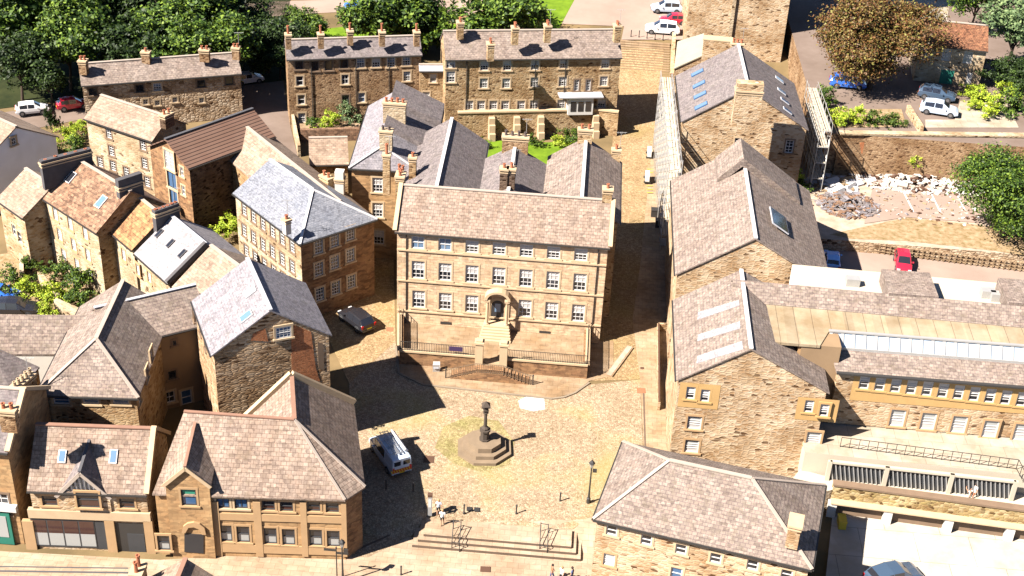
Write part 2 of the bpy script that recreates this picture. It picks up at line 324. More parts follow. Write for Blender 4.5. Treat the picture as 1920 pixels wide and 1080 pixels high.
class Walls:
    """a set of walls round a plan polygon; windows are given by their pixel centres"""
    def __init__(s,root,pts,tops,base,mat,peaks=None):
        s.root=root;s.pts=[Vector((p[0],p[1],0)) for p in pts];s.tops=tops;s.base=base;s.mat=mat;s.peaks=peaks or {};s.win=[];s.done=False
        c=sum(s.pts,Vector())/len(pts); s.c=c; s.matidx={}
    def edge(s,i):
        A=s.pts[i];B=s.pts[(i+1)%len(s.pts)];d=(B-A).normalized();o=Vector((d.y,-d.x,0))
        # polygon orientation
        ar=sum(a.x*b.y-b.x*a.y for a,b in zip(s.pts,s.pts[1:]+s.pts[:1]))
        if ar<0:o=-o
        return A,B,d,o
    def hit(s,i,px,py):
        A,B,d,o=s.edge(i); r=ray(px,py); t=(A-CAM).dot(o)/r.dot(o); p=CAM+r*t; return (p-A).dot(d),p.z
    def w(s,i,px,py,w,h,sty='sash',deep=.16):
        u,z=s.hit(i,px,py); s.win.append((i,u,z-h/2,w,h,sty,deep))
    def row(s,i,p,q,n,w,h,sty='sash',skip=(),deep=.16):
        a=s.hit(i,*p);b=s.hit(i,*q)
        for k in range(n):
            if k in skip: continue
            t=k/(n-1) if n>1 else 0; st=sty if isinstance(sty,str) else sty[k]
            s.win.append((i,lerp(a[0],b[0],t),lerp(a[1],b[1],t)-h/2,w,h,st,deep))
    def build(s,extra=None):
        m=MB(); n=len(s.pts); mats=s.mat if isinstance(s.mat,list) else [s.mat]
        for i in range(n):
            A,B,d,o=s.edge(i); L=(B-A).length
            prof=[(0,s.tops[i]),(1,s.tops[(i+1)%n])]
            if i in s.peaks: prof[1:1]=s.peaks[i]
            hs=[(u-w/2,u+w/2,z,z+h) for (j,u,z,w,h,_,_) in s.win if j==i]
            cut=m.wall(A,B,s.base,prof,hs,s.matidx.get(i,0))
            for (j,u,z,w,h,st,dp) in s.win:
                if j!=i: continue
                ok=any(abs(c[0]-(u-w/2))<1e-6 and abs(c[2]-z)<1e-6 for c in cut)
                pos=A+d*u+Vector((0,0,z))+(Vector() if ok else o*(dp+.03))
                place_window(s.root,pos,o,w,h,st,dp)
        s.obj=m.build('wall',mats,s.root); return s.obj
class House:
    def __init__(s,name,label,A,B,ze,R,pitch=33,base=0.0,hip=(False,False),oh=.25,og=.12,W=None,wall='stone_tan',roof='slate_tan',ridge='ridge_stone',
                 cat='house',group=None,snap=True,gut=True,hh=None,cop=None,ext=(0,0),zadj=0):
        if isinstance(A,Vector): a=Vector((A.x,A.y,ze));b=Vector((B.x,B.y,ze))
        else: a=P(*A,ze);b=P(*B,ze)
        d=b-a;L=d.length;d/=L;n=Vector((-d.y,d.x,0))
        def solve(sgn):
            t=R_(pitch); N=d.cross(n*sgn*math.cos(t)+Vector((0,0,math.sin(t)))); o=[]
            for r in R:
                D=ray(*r); q=CAM+D*((a-CAM).dot(N)/D.dot(N))-a; o.append((q.dot(d),q.dot(n)*sgn,q.z))
            return o
        if R is None: # A,B given as places, left-handed side is inwards; hh = half span
            o=[(hh if hip[0] else 0,hh,0),(L-(hh if hip[1] else 0),hh,0)]
        else:
            o=solve(1)
            if o[0][1]<0 or o[0][1]>60: n=-n; o=solve(1)
        h=sum(q[1] for q in o)/len(o); zr=ze+h*math.tan(R_(pitch)); r1,r2=o[0][0],o[-1][0]
        a-=d*ext[0]; L+=ext[0]+ext[1]; r1+=ext[0]; r2+=ext[0]
        if not hip[0]: r1=0
        if not hip[1]: r2=L
        W=W or 2*h
        s.d,s.n,s.L,s.W,s.h,s.ze,s.zr,s.r1,s.r2,s.a,s.base,s.pitch=d,n,L,W,h,ze,zr,r1,r2,a,base,pitch
        zb=ze+ (zr-ze)*(1-(W-h)/h) if W<2*h else ze; s.zb=zb
        T=s.at; s.root=thing(name,label,cat,(T(L/2,W/2).x,T(L/2,W/2).y,base),group)
        c0,c1,c2,c3=T(0,0,ze),T(L,0,ze),T(L,W,zb),T(0,W,zb); q1,q2=T(r1,h,zr),T(r2,h,zr)
        m=MB(); fs=[[c0,c1,q2,q1],[c2,c3,q1,q2]]
        if hip[0]: fs.append([c3,c0,q1])
        if hip[1]: fs.append([c1,c2,q2])
        m.solid(fs); s.roof=m.build('roof',roof,s.root)
        k=MB(); k.bar(q1+Vector((0,0,.05)),q2+Vector((0,0,.05)),.34,.1)
        for (f,q,e1,e2) in((hip[0],q1,c0,c3),(hip[1],q2,c1,c2)):
            if f:
                k.bar(q+Vector((0,0,.04)),e1+Vector((0,0,.04)),.26,.09); k.bar(q+Vector((0,0,.04)),e2+Vector((0,0,.04)),.26,.09)
        k.build('ridge',ridge,s.roof)
        if cop:
            k=MB()
            for (f,c,q,e) in((cop[0],c0,q1,c3),(cop[1],c1,q2,c2)):
                if f:
                    k.bar(c+Vector((0,0,.1)),q+Vector((0,0,.1)),.4,.3); k.bar(e+Vector((0,0,.1)),q+Vector((0,0,.1)),.4,.3)
            k.build('coping','dressed',s.root)
        if gut:
            k=MB(); gz=Vector((0,0,-.12)); k.bar(c0-n*.06+gz,c1-n*.06+gz,.13,.12)
            if hip[1]: k.bar(c1+d*.06+gz,c2+d*.06+gz,.13,.12)
            if hip[0]: k.bar(c0-d*.06+gz,c3-d*.06+gz,.13,.12)
            k.build('gutter','iron',s.root)
        gl=oh if hip[0] else og; gr=oh if hip[1] else og
        tp=math.tan(R_(pitch)); zf=ze+oh*tp-.13; zk=zb+oh*tp-.13
        pts=[T(gl,oh),T(L-gr,oh),T(L-gr,W-oh),T(gl,W-oh)]
        pk={}; fr=(h-oh)/(W-2*oh)
        if not hip[1]: pk[1]=[(fr,zr-.13)]
        if not hip[0]: pk[3]=[(1-fr,zr-.13)]
        s.walls=Walls(s.root,pts,[zf,zf,zk,zk],base-1.5,wall,pk)
    def at(s,u,v,z=0): 
        p=s.a+s.d*u+s.n*v; return Vector((p.x,p.y,z))
    def pl(s,px,py,lift=0):   # point on the near roof slope
        t=R_(s.pitch); N=s.d.cross(s.n*math.cos(t)+Vector((0,0,math.sin(t)))); a=s.a
        D=ray(px,py); q=CAM+D*((a-CAM).dot(N)/D.dot(N)); N=N.normalized(); N=N if N.z>0 else -N
        return q+N*lift
    def skylight(s,px,py,w=.8,l=1.1,gm='glass_blue',fm='lead_white',back=False):
        t=R_(s.pitch); up=s.n*math.cos(t)+Vector((0,0,math.sin(t))); N=s.d.cross(up).normalized()
        if N.z<0:N=-N
        q=s.pl(px,py,.06)
        if back:
            up=-s.n*math.cos(t)+Vector((0,0,math.sin(t))); N=s.d.cross(up).normalized(); N=N if N.z>0 else -N
            a=s.at(0,s.W,s.zb); D=ray(px,py); q=CAM+D*((a-CAM).dot(N)/D.dot(N))+N*.06
        M=Matrix((s.d,up,N)).transposed(); a=MB(); a.box(q,(w,l,.12),mat=M); o=a.build('skylight',fm,s.root)
        b=MB(); b.box(q+N*.05,(w-.16,l-.16,.06),mat=M); b.build('pane',gm,o)
    def pipes(s,us,wall=0):
        A,B,d,o=s.walls.edge(wall)
        for u in us:
            m=MB(); p=A+d*u+o*.08; zt=s.ze-.1 ; m.tube((p.x,p.y,s.base-.3),(p.x,p.y,zt),.05,n=6); m.build('downpipe','iron',s.root)
def RH(name,label,R1,R2,zr,hw,side=1,**k):
    """a pitched roof given by the pixels of its ridge ends; side=1: the near eave lies right of R1->R2"""
    pitch=k.get('pitch',33); a=P(*R1,zr);b=P(*R2,zr);d=(b-a).normalized();n=Vector((-d.y,d.x,0))
    hip=k.get('hip',(False,False)); ze=zr-hw*math.tan(R_(pitch))
    if side>0:
        A=a-n*hw;B=b-n*hw
        if hip[0]:A-=d*hw
        if hip[1]:B+=d*hw
    else:
        A=b+n*hw;B=a+n*hw; hip=(hip[1],hip[0]); k['hip']=hip
        if hip[1]:B-=d*hw
        if hip[0]:A+=d*hw
    return House(name,label,A,B,ze,None,hh=hw,**k)
# ================================================================ GROUND
def grid_ground():
    m=MB(); xs=[-260,-200,-150,-120]+list(range(-100,30,2))+[30,40,60,80,120,180,260]
    ys=[-140,-80,-50,-40]+list(range(-32,116,2))+[116,130,150,180,230,300,400]
    for x0,x1 in zip(xs,xs[1:]):
        for y0,y1 in zip(ys,ys[1:]):
            m.poly([(x0,y0,zg(x0,y0)),(x1,y0,zg(x1,y0)),(x1,y1,zg(x1,y1)),(x0,y1,zg(x0,y1))],0,True)
    o=m.build('ground','ground'); o['kind']='structure'
def sheet(name,pts,mat,off=.03,px=True,kind='structure',flat=None):
    """a paved area: outline in photo pixels (or x,y), laid on the ground"""
    if px: w=[Pg(*p) if flat is None else P(*p,flat) for p in pts]
    else: w=[Vector((p[0],p[1],0)) for p in pts]
    bm=bmesh.new(); vs=[bm.verts.new((p.x,p.y,0)) for p in w]; 
    f=bm.faces.new(vs); bmesh.ops.triangulate(bm,faces=[f])
    if flat is None:
        x0=min(p.x for p in w);x1=max(p.x for p in w);y0=min(p.y for p in w);y1=max(p.y for p in w)
        for ax,a,b in((0,x0,x1),(1,y0,y1)):
            t=math.ceil(a/2)*2
            while t<b:
                bmesh.ops.bisect_plane(bm,geom=bm.verts[:]+bm.edges[:]+bm.faces[:],plane_co=(t,0,0) if ax==0 else (0,t,0),plane_no=(1,0,0) if ax==0 else (0,1,0)); t+=2
    for v in bm.verts: v.co.z=(zg(v.co.x,v.co.y) if flat is None else flat)+off
    m=MB()
    for f in bm.faces:
        q=[v.co.copy() for v in f.verts]
        if f.normal.z<0 or geometry.normal(q).z<0:q=q[::-1]
        m.poly(q)
    bm.free(); o=m.build(name,mat); o['kind']=kind; return o
def slab(name,pts,z,mat,depth=3,px=True,side=None):
    w=[P(*p,z) if px else Vector((*p,z)) for p in pts]; m=MB(); m.prism(w,z-depth,z,1 if side else 0,0)
    o=m.build(name,[mat]+([side] if side else [])); o['kind']='structure'; return o
# ground materials
def ground_mat(name,c1,c2,scale=.25,rough=.95,cob=None,moss=None,mossc=(.3,.26,.05),bump=0,joint=.35):
    m,nt,b,N,L=nmat(name); b.inputs['Roughness'].default_value=rough; b.inputs['Specular IOR Level'].default_value=.1
    uv=N('ShaderNodeUVMap'); n=N('ShaderNodeTexNoise'); n.inputs['Scale'].default_value=scale; n.inputs['Detail'].default_value=9; n.inputs['Roughness'].default_value=.65
    L(uv.outputs[0],n.inputs['Vector']); r=ramp(N,[(.35,c1),(.65,c2)]); L(n.outputs['Fac'],r.inputs[0]); c=r.outputs[0]
    if cob:
        v=N('ShaderNodeTexVoronoi'); v.inputs['Scale'].default_value=cob; v.inputs['Randomness'].default_value=.75; L(uv.outputs[0],v.inputs['Vector'])
        e=N('ShaderNodeTexVoronoi'); e.feature='DISTANCE_TO_EDGE'; e.inputs['Scale'].default_value=cob; e.inputs['Randomness'].default_value=.75; L(uv.outputs[0],e.inputs['Vector'])
        sp=N('ShaderNodeSeparateColor'); L(v.outputs['Color'],sp.inputs[0]); vr=ramp(N,[(0,(.66,.6,.56)),(1,(1.15,1.12,1.1))]); L(sp.outputs[0],vr.inputs[0])
        c=mul(N,L,c,vr.outputs[0],.9); er=ramp(N,[(0,(joint,joint*.9,joint*.7)),(.12,(1,1,1))]); L(e.outputs['Distance'],er.inputs[0]); c=mul(N,L,c,er.outputs[0],.8)
        bp=N('ShaderNodeBump'); bp.inputs['Strength'].default_value=.6; bp.inputs['Distance'].default_value=.03; L(e.outputs['Distance'],bp.inputs['Height']); L(bp.outputs[0],b.inputs['Normal'])
    if moss:
        n2=N('ShaderNodeTexNoise'); n2.inputs['Scale'].default_value=.13; n2.inputs['Detail'].default_value=6; L(uv.outputs[0],n2.inputs['Vector'])
        mr=ramp(N,[(.5,(0,0,0)),(.68,(moss,moss,moss))]); L(n2.outputs['Fac'],mr.inputs[0])
        x=N('ShaderNodeMix'); x.data_type='RGBA'; L(mr.outputs[0],x.inputs['Factor']); L(c,x.inputs['A']); x.inputs['B'].default_value=(*mossc,1); c=x.outputs['Result']
    L(c,b.inputs['Base Color']); return m
ground_mat('ground',(.16,.12,.06),(.28,.2,.1),.15)
ground_mat('cobbles',(.44,.35,.235),(.6,.49,.36),.12,cob=5.5,moss=.6,mossc=(.36,.31,.1),joint=.4)
ground_mat('moss_cobbles',(.34,.32,.13),(.5,.42,.24),.5,cob=5.5,joint=.5); ground_mat('setts',(.42,.31,.17),(.54,.41,.25),.2,cob=5,moss=.45,mossc=(.36,.29,.1),joint=.5)
course('flags',(.47,.35,.23),(.41,.3,.19),(.25,.18,.11),bw=1.0,rh=.7,ms=.015,mottle=.3,big=.4,stain=(.65,.55,.42),st=.8,bump=.15); course('footway',(.52,.4,.27),(.45,.34,.22),(.3,.22,.14),bw=.8,rh=.6,ms=.015,mottle=.3,big=.3,stain=(.7,.6,.45),st=.7,bump=.15)
ground_mat('asphalt',(.2,.15,.12),(.27,.21,.175),.2); ground_mat('asphalt_pink',(.36,.27,.22),(.45,.34,.28),.15)
course('paving',(.56,.45,.33),(.49,.385,.275),(.33,.25,.17),bw=.9,rh=.6,ms=.015,mottle=.25,big=.22,stain=(.68,.58,.48),st=.7,bump=.15); course('pale_ground',(.56,.5,.41),(.5,.45,.36),(.3,.26,.2),bw=2.0,rh=1.6,ms=.02,mottle=.2,big=.4,stain=(.68,.58,.45),st=.6,bump=0); course('white_ground',(.66,.62,.55),(.6,.56,.49),(.34,.3,.25),bw=4.5,rh=3.5,ms=.03,mottle=.12,big=.35,stain=(.7,.62,.5),st=.6,bump=0)
ground_mat('grass',(.11,.2,.012),(.2,.33,.02),.6); ground_mat('earth',(.42,.32,.23),(.62,.5,.4),.7)
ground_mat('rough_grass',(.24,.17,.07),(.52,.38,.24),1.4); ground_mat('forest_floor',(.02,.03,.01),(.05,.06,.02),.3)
grid_ground()
sheet('cobbled_square',[(655,720),(742,640),(748,700),(795,722),(1035,748),(1100,722),(1200,712),(1210,940),(1100,972),(1075,992),(800,992),(760,1010),(690,1045),(660,1045)],'cobbles',.03)
sheet('alley_setts',[(600,600),(655,720),(742,640),(736,420),(700,380),(690,540)],'setts',.035)
sheet('stone_flags_path',[(742,650),(748,700),(795,722),(1035,748),(1075,738),(1105,715),(1150,705),(1150,640),(1100,640)],'flags',.06)
sheet('paved_footway',[(1186,600),(1200,712),(1210,900),(1250,940),(1262,700),(1262,500),(1262,300),(1255,160),(1240,160),(1220,300),(1200,500)],'footway',.04)
sheet('cobbled_street',[(1105,715),(1200,712),(1186,600),(1200,500),(1220,300),(1240,160),(1242,122),(1160,118),(1150,250),(1135,430),(1125,600)],'setts',.035)
sheet('high_street',[(-60,1030),(300,1050),(640,1030),(690,1000),(760,985),(1075,975),(1115,950),(1560,1100),(1560,1250),(-60,1250)],'paving',.015)
sheet('back_lane',[(-20,215),(155,190),(290,182),(530,145),(545,240),(560,300),(500,300),(455,205),(150,225),(-20,258)],'asphalt',.04)
sheet('hill_road',[(440,5),(840,-6),(1060,-30),(1060,10),(850,30),(700,20),(540,28),(440,40)],'asphalt_pink',.05)
sheet('car_park_surface',[(1085,-60),(1282,-60),(1282,75),(1165,75),(1170,50),(1045,45)],'asphalt_pink',.06)
sheet('lawn',[(560,60),(700,45),(860,45),(990,-10),(1088,-20),(1045,60),(860,75),(560,85)],'grass',.07)
sheet('courtyard_lawn',[(860,262),(1030,268),(1060,262),(1100,268),(1060,330),(870,330)],'grass',.08)
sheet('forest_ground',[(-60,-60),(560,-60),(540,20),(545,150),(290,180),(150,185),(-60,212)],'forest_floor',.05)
# road lines
sheet('road_line',[(-60,1069),(240,1073),(240,1076),(-60,1072)],'ridge_dark',.045); sheet('road_line',[(-60,1061),(240,1065),(240,1067),(-60,1063)],'ridge_dark',.045)
# ================================================================ HOUSES
AX=Vector((1,0,0))
# --- the town house in the middle
M=House('town_house','large three storey sandstone town house with a long stone slate roof facing the cobbled square',(740,434),(1144,465),11,[(757,349),(1147,374)],36,base=.5,
   wall='ashlar_front',roof='slate_tan',cat='town house',oh=.22,og=.2,cop=(True,True))
W_=M.walls
W_.row(0,(783.5,455),(1089,477.5),7,1.25,1.35,['sash_sky','sash_sky']+['sash']*5)
W_.row(0,(784,506),(1087,529.5),7,1.25,1.95,'sash'); W_.row(0,(785,561),(1084,587),7,1.25,1.95,'sash',skip=(3,))
W_.build(); M.pipes([.9,19.2])
A_,B_,d_,o_=W_.edge(0)
k=MB()
for px,py in((740,466.5),(740,523.6),(740,580)):
    z=W_.hit(0,px,py)[1]; a=A_+Vector((0,0,z))+o_*.05;b=B_+Vector((0,0,z))+o_*.05; k.bar(a,b,.16,.16)
k.build('string_course','dressed',M.root)
k=MB(); a=A_+Vector((0,0,M.ze-.14))+o_*.04;b=B_+Vector((0,0,M.ze-.14))+o_*.04; k.bar(a,b,.12,.12); k.build('cornice','dressed_dark',M.root)
k=MB()
for px,py in((836,605.5),(1021.5,623)):
    u,z=W_.hit(0,px,py); k.box(A_+d_*u+o_*.01+Vector((0,0,z)),(1.1,.06,.28))
k.build('basement_grille','iron',M.root)
chimney(M.root,751,326,14.6,1.3,.8,3.2,R_(90),2,'stone_tan'); chimney(M.root,1140,352,15.2,.9,.8,2.6,0,1,'stone_tan')
YF=A_.y # plane of the front wall
def rX(px,py,y): # ray onto plane y
    r=ray(px,py); return CAM+r*((y-CAM.y)/r.y)
# porch
pc=rX(932,600,YF); PXc=pc.x; TZ=1.3; FL=.75
k=MB()
for s in(-1,1):
    k.lathe((PXc+s*.95,YF-.75,0),[(.2,TZ+.45),(.2,TZ+.6),(.15,TZ+.65),(.13,TZ+2.9),(.2,TZ+3.0),(.2,TZ+3.1)],12); k.box((PXc+s*.95,YF-.75,TZ+.25),(.5,.5,.5)); k.box((PXc+s*.95,YF-.4,TZ+3.2),(.5,1.1,.22))
    k.box((PXc+s*.95,YF-.06,TZ+1.6),(.4,.12,3.0))
porch=k.build('porch','dressed',M.root)
k=MB(); n=10; pr=[(1.25*math.cos(t)*1.02,1.0*math.sin(t)) for t in [math.pi*i/n for i in range(n+1)]]
for (x0,z0),(x1,z1) in zip(pr,pr[1:]):
    q=lambda x,z,y,f:Vector((PXc+x*f,y,TZ+3.3+z*f))
    for (ya,yb) in((YF-1.0,YF),):
        k.poly([q(x0,z0,ya,1),q(x1,z1,ya,1),q(x1,z1,yb,1),q(x0,z0,yb,1)]); k.poly([q(x0,z0,ya,.78),q(x1,z1,ya,.78),q(x1,z1,yb,.78),q(x0,z0,yb,.78)])
        k.poly([q(x0,z0,ya,1),q(x1,z1,ya,1),q(x1,z1,ya,.78),q(x0,z0,ya,.78)])
k.build('arched_pediment','dressed',porch)
k=MB(); dw=.62; pts=[(dw*math.cos(math.pi*i/10),.6*math.sin(math.pi*i/10)) for i in range(11)]
k.poly([(PXc-dw,YF-.03,TZ+.5),(PXc+dw,YF-.03,TZ+.5)]+[(PXc+x,YF-.03,TZ+2.2+z) for x,z in pts]); dr=k.build('door','door_dark',M.root)
k=MB(); k.poly([(PXc-.28,YF-.05,TZ+1.5),(PXc+.28,YF-.05,TZ+1.5),(PXc+.28,YF-.05,TZ+2.45),(PXc-.28,YF-.05,TZ+2.45)]); k.build('door_glass','glass_sky',dr)
k=MB()
for i in range(12):
    a0,a1=math.pi*i/12,math.pi*(i+1)/12
    for r0,r1 in((.62,.88),):
        k.poly([(PXc+r0*math.cos(a0),YF-.06,TZ+2.2+r0*math.sin(a0)),(PXc+r1*math.cos(a0),YF-.06,TZ+2.2+r1*math.sin(a0)),(PXc+r1*math.cos(a1),YF-.06,TZ+2.2+r1*math.sin(a1)),(PXc+r0*math.cos(a1),YF-.06,TZ+2.2+r0*math.sin(a1))])
for s in(-1,1): k.box((PXc+s*.75,YF-.04,TZ+1.3),(.24,.06,1.9))
k.build('door_surround','dressed',M.root)
k=MB()
for i in range(6): k.box((PXc,YF-.55-.26*i,TZ+.45-.17*i-.5),(2.5+.12*i,1.1,1.0))
k.build('doorstep','dressed',M.root)
# terrace with its retaining wall, railings, piers and double stair
T0=P(749,655,1.6);T1=P(1102,687,1.6); TY=(T0.y+T1.y)/2; x0,x1=T0.x,T1.x
terr=thing('terrace_wall','sandstone retaining wall and raised flagged terrace in front of the town house','wall',((x0+x1)/2,TY,0))
k=MB(); k.prism([(x0+.2,TY+.2),(x1-.2,TY+.2),(x1-.3,YF+.3),(x0-.7,YF+.3)],-1,FL,0,1)
for a,b in(((x0,TY+.2),(PXc-1.5,TY+.2)),((PXc+1.5,TY+.2),(x1,TY+.2)),((x1-.2,TY+.2),(x1-.3,YF)),((x0+.2,TY+.2),(x0-.7,YF))): k.bar((a[0],a[1],.27),(b[0],b[1],.27),.4,2.54)
k.build('retaining_wall',['ashlar_brown','flags'],terr)
k=MB()
for a,b in(((x0,TY+.1,1.6),(PXc-1.3,TY+.1,1.6)),((PXc+1.3,TY+.1,1.6),(x1,TY+.1,1.6)),((x1-.05,TY+.1,1.6),(x1-.1,YF,1.6)),((x0,TY+.1,1.6),(x0-.9,YF,1.6))): k.bar(a,b,.42,.2)
k.build('coping','dressed',terr)
plain('iron_pale',(.2,.14,.09),.7)  # stair iron lightened: sunlight on the rails put into the colour
def railing(a,b,h=.95,step=.16,rad=.018,parent=None,name='railing',mat='iron',r2=.025):
    a=Vector(a);b=Vector(b);L=(b-a).length;n=max(2,int(L/step)); m=MB(); up=Vector((0,0,1))
    m.bar(a+up*h,b+up*h,.05,.04); m.bar(a+up*.1,b+up*.1,.035,.03)
    for i in range(n+1): 
        p=lerp(a,b,i/n); m.box(p+up*h/2,(rad*2,rad*2,h))
    return m.build(name,mat,parent)
RZ=1.7
railing((x0+.15,TY,RZ),(PXc-1.35,TY,RZ),parent=terr); railing((PXc+1.35,TY,RZ),(x1-.15,TY,RZ),parent=terr); railing((x1-.1,TY+.1,RZ),(x1-.12,YF-.2,RZ),parent=terr); railing((x0-.0,TY+.1,RZ),(x0-.85,YF-.2,RZ),parent=terr)
k=MB()
for s in(-1,1): k.box((PXc+s*1.15,TY-.05,1.6),(.72,.72,3.3)); k.box((PXc+s*1.15,TY-.05,3.32),(.9,.9,.2)); k.box((PXc+s*1.15,TY-.05,3.5),(.6,.6,.18))
k.build('gate_pier','dressed',terr)
k=MB()
k.box((PXc,TY+.3,.5),(1.6,1.2,.8))
k.build('threshold','flags',terr)
# double stair: landing and two flights along the wall
stair=thing('double_stair','stone double stair with curved-down iron railings against the terrace wall','stair',(PXc,TY-1,0))
SD=1.35; k=MB(); LZ=.95; k.box((PXc,TY-.4-SD/2,LZ/2-.5),(2.6,SD,LZ+1)); 
for s in(-1,1):
    for i in range(8): 
        hz=LZ-.118*(i+1); k.box((PXc+s*(1.3+.34*i+.17),TY-.4-SD/2,hz/2-.5),(.34,SD,hz+1))
k.build('steps','ashlar_brown',stair)
yr=TY-.4-SD+.05
railing((PXc-1.3,yr,LZ),(PXc+1.3,yr,LZ),parent=stair,h=1,step=.17,rad=.022,mat='iron_pale')
for s in(-1,1): railing((PXc+s*1.3,yr,LZ),(PXc+s*4.05,yr,.02),parent=stair,h=1,step=.24 if s>0 else .17,rad=.03 if s>0 else .02,mat='iron_pale')
k=MB()
for s in(-1,1): k.tube((PXc+s*4.1,yr,0),(PXc+s*4.1,yr,1.05),.05); k.lathe((PXc+s*4.1,yr,1.05),[(.05,0),(.09,.06),(.05,.14)])
k.build('newel','iron',stair)
# purple banner and A-board
b0=rX(847,650,TY-.06); k=MB(); k.box((b0.x+.4,TY-.08,RZ+.62),(1.3,.03,.5)); tag(k.build('banner','banner_purple'),'dark purple cloth banner tied to the terrace railings left of the gate piers','banner')
# --- rear wings of the town house
B1=House('rear_wing','pale slated hipped rear wing with tall chimneys at the west side of the town house',(654,315),(691,198),11,[(722,271),(735,190)],33,base=.5,hip=(True,False),wall='ashlar_gold',roof='slate_grey',ridge='lead_white',cat='wing',W=7.4,gut=True)
for a in((708,347),(708,394),(710,445)): B1.walls.w(3,*a,1.1,1.7,'sash')
B1.walls.build()
k=MB() # raised upper sections of the east slope
def east(u0,u1,lift,u,vend=1.0):
    H=B1; fs=[[H.at(u0,H.h-.2,H.zr+lift),H.at(u1,H.h-.2,H.zr+lift),H.at(u1,H.W+u,H.zb+lift*.9-.3),H.at(u0,H.W+u,H.zb+lift*.9-.3)]]
    k.solid(fs,lift)
east(5.2,10.8,.7,.6); east(11.1,16.2,1.1,1.2); k.build('raised_roof','slate_mauve',B1.root)
chimney(B1.root,740,191,15.2,2.4,.8,2.4,0,4,'stone_pale'); chimney(B1.root,724,243,15.0,1.3,.8,2.2,0,2,'stone_pale','pot_dark')
chimney(B1.root,725,288,14.5,.7,.7,4.5,0,1,'stone_tan',ph=1.0); chimney(B1.root,774,293,14.0,.7,.7,3.2,0,1,'stone_tan'); chimney(B1.root,752,327,13.4,.7,.7,3,0,2,'stone_tan',ph=1)
B2=RH('rear_wing','steep slated rear wing with dark east slope next to the hipped wing',(847.5,221),(818,352),13.6,4.0,side=-1,pitch=33,base=.5,wall='stone_tan',roof='slate_mauve',ridge='lead_white',cat='wing')
B2.walls.build()
B3=RH('rear_wing','low slated rear wing with twin dark chimneys between two taller ridges',(966,272),(953,358),12.8,4.3,side=-1,pitch=30,base=.5,wall='stone_tan',roof='slate_mauve',ridge='lead_white',cat='wing')
B3.walls.build(); chimney(B3.root,967,254,14.0,2.7,.9,2,0,4,'stone_brown','pot_dark'); chimney(B3.root,945.5,314,14.8,.75,.75,2.4,0,1,'stone_dark'); chimney(B3.root,959.5,314,14.8,.75,.75,2.4,0,1,'stone_dark')
B4=RH('rear_wing','slated rear wing with pink-grey slopes nearest the street',(1099,257),(1091,371),13.5,3.9,side=-1,pitch=33,base=.5,wall='stone_tan',roof='slate_pink',ridge='lead_white',cat='wing')
B4.walls.build(); chimney(B4.root,1098,241,14.8,1.5,.7,1.6,0,2,'stone_tan'); chimney(B4.root,1156,279,12.5,.9,.7,3,0,1,'stone_tan'); 
# --- grey hipped house left of the square
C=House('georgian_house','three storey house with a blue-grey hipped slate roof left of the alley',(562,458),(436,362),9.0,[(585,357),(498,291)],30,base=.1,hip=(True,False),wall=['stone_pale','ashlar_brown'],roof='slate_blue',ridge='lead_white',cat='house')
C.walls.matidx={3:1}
C.walls.row(0,(548,462),(458,393),6,.85,1.4,'sash_dark'); C.walls.row(0,(548,500),(458,432),6,.85,1.4,'sash_dark'); C.walls.row(0,(549,535),(462,470),6,.85,1.3,'sash_dark')
for i,(a,b) in enumerate((((598,463),(657,438)),((598,505),(657,479)),((600,552),(659,528)))): C.walls.row(3,a,b,3,.95,1.5,'brown')
C.walls.build(); chimney(C.root,537,410,11.5,.6,.6,1.6,R_(45),1,'render_white')
C2=House('stone_roofed_range','low range with a tan stone roof running behind the hipped house',Vector(P(578,308,8.0)),Vector(P(517,260,8.0)),8.0,None,33,base=.3,hh=3.4,wall='stone_tan',roof='slate_light_tan',cat='outbuilding',gut=False,ext=(13,0))
C2.walls.build(); chimney(C2.root,612,330,9.8,1.4,.7,1.6,R_(-40),2,'stone_tan'); chimney(C2.root,637,333,10.2,.9,.9,3.5,0,3,'render_white',below=2)
# --- barn with corrugated roof
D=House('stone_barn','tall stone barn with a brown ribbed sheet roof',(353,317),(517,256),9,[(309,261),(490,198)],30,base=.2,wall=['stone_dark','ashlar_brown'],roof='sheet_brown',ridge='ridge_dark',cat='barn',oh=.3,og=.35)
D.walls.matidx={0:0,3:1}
D.walls.w(3,341,322,.6,1.1,'small'); D.walls.w(3,344,357,.6,1.1,'small'); D.walls.w(3,320,300,1.6,2.2,'pale'); D.walls.w(3,322,335,1.6,2.4,'blackblue'); D.walls.w(3,326,372,1.4,2,'blackblue')
D.walls.build(); D.pipes([8.0,8.9])
# --- tan roofed house in front of it
E_=House('gabled_house','pale stone house with tan stone roof and a shaded chimney gable, left of the barn',(157,222),(285,265),8.5,[(180,177),(310,215)],33,base=.2,wall=['stone_pale','stone_dark'],roof='slate_light_tan',cat='house')
E_.walls.matidx={1:0}
for a in((204,250),(209,283),(212,311),(268,272),(271,306),(276,341),(237,323),(188,304)): E_.walls.w(0,*a,.8,1.25,'sash_dark')
E_.walls.build(); chimney(E_.root,312,212,11.5,.8,1.4,1.6,R_(-26),2,'stone_dark')
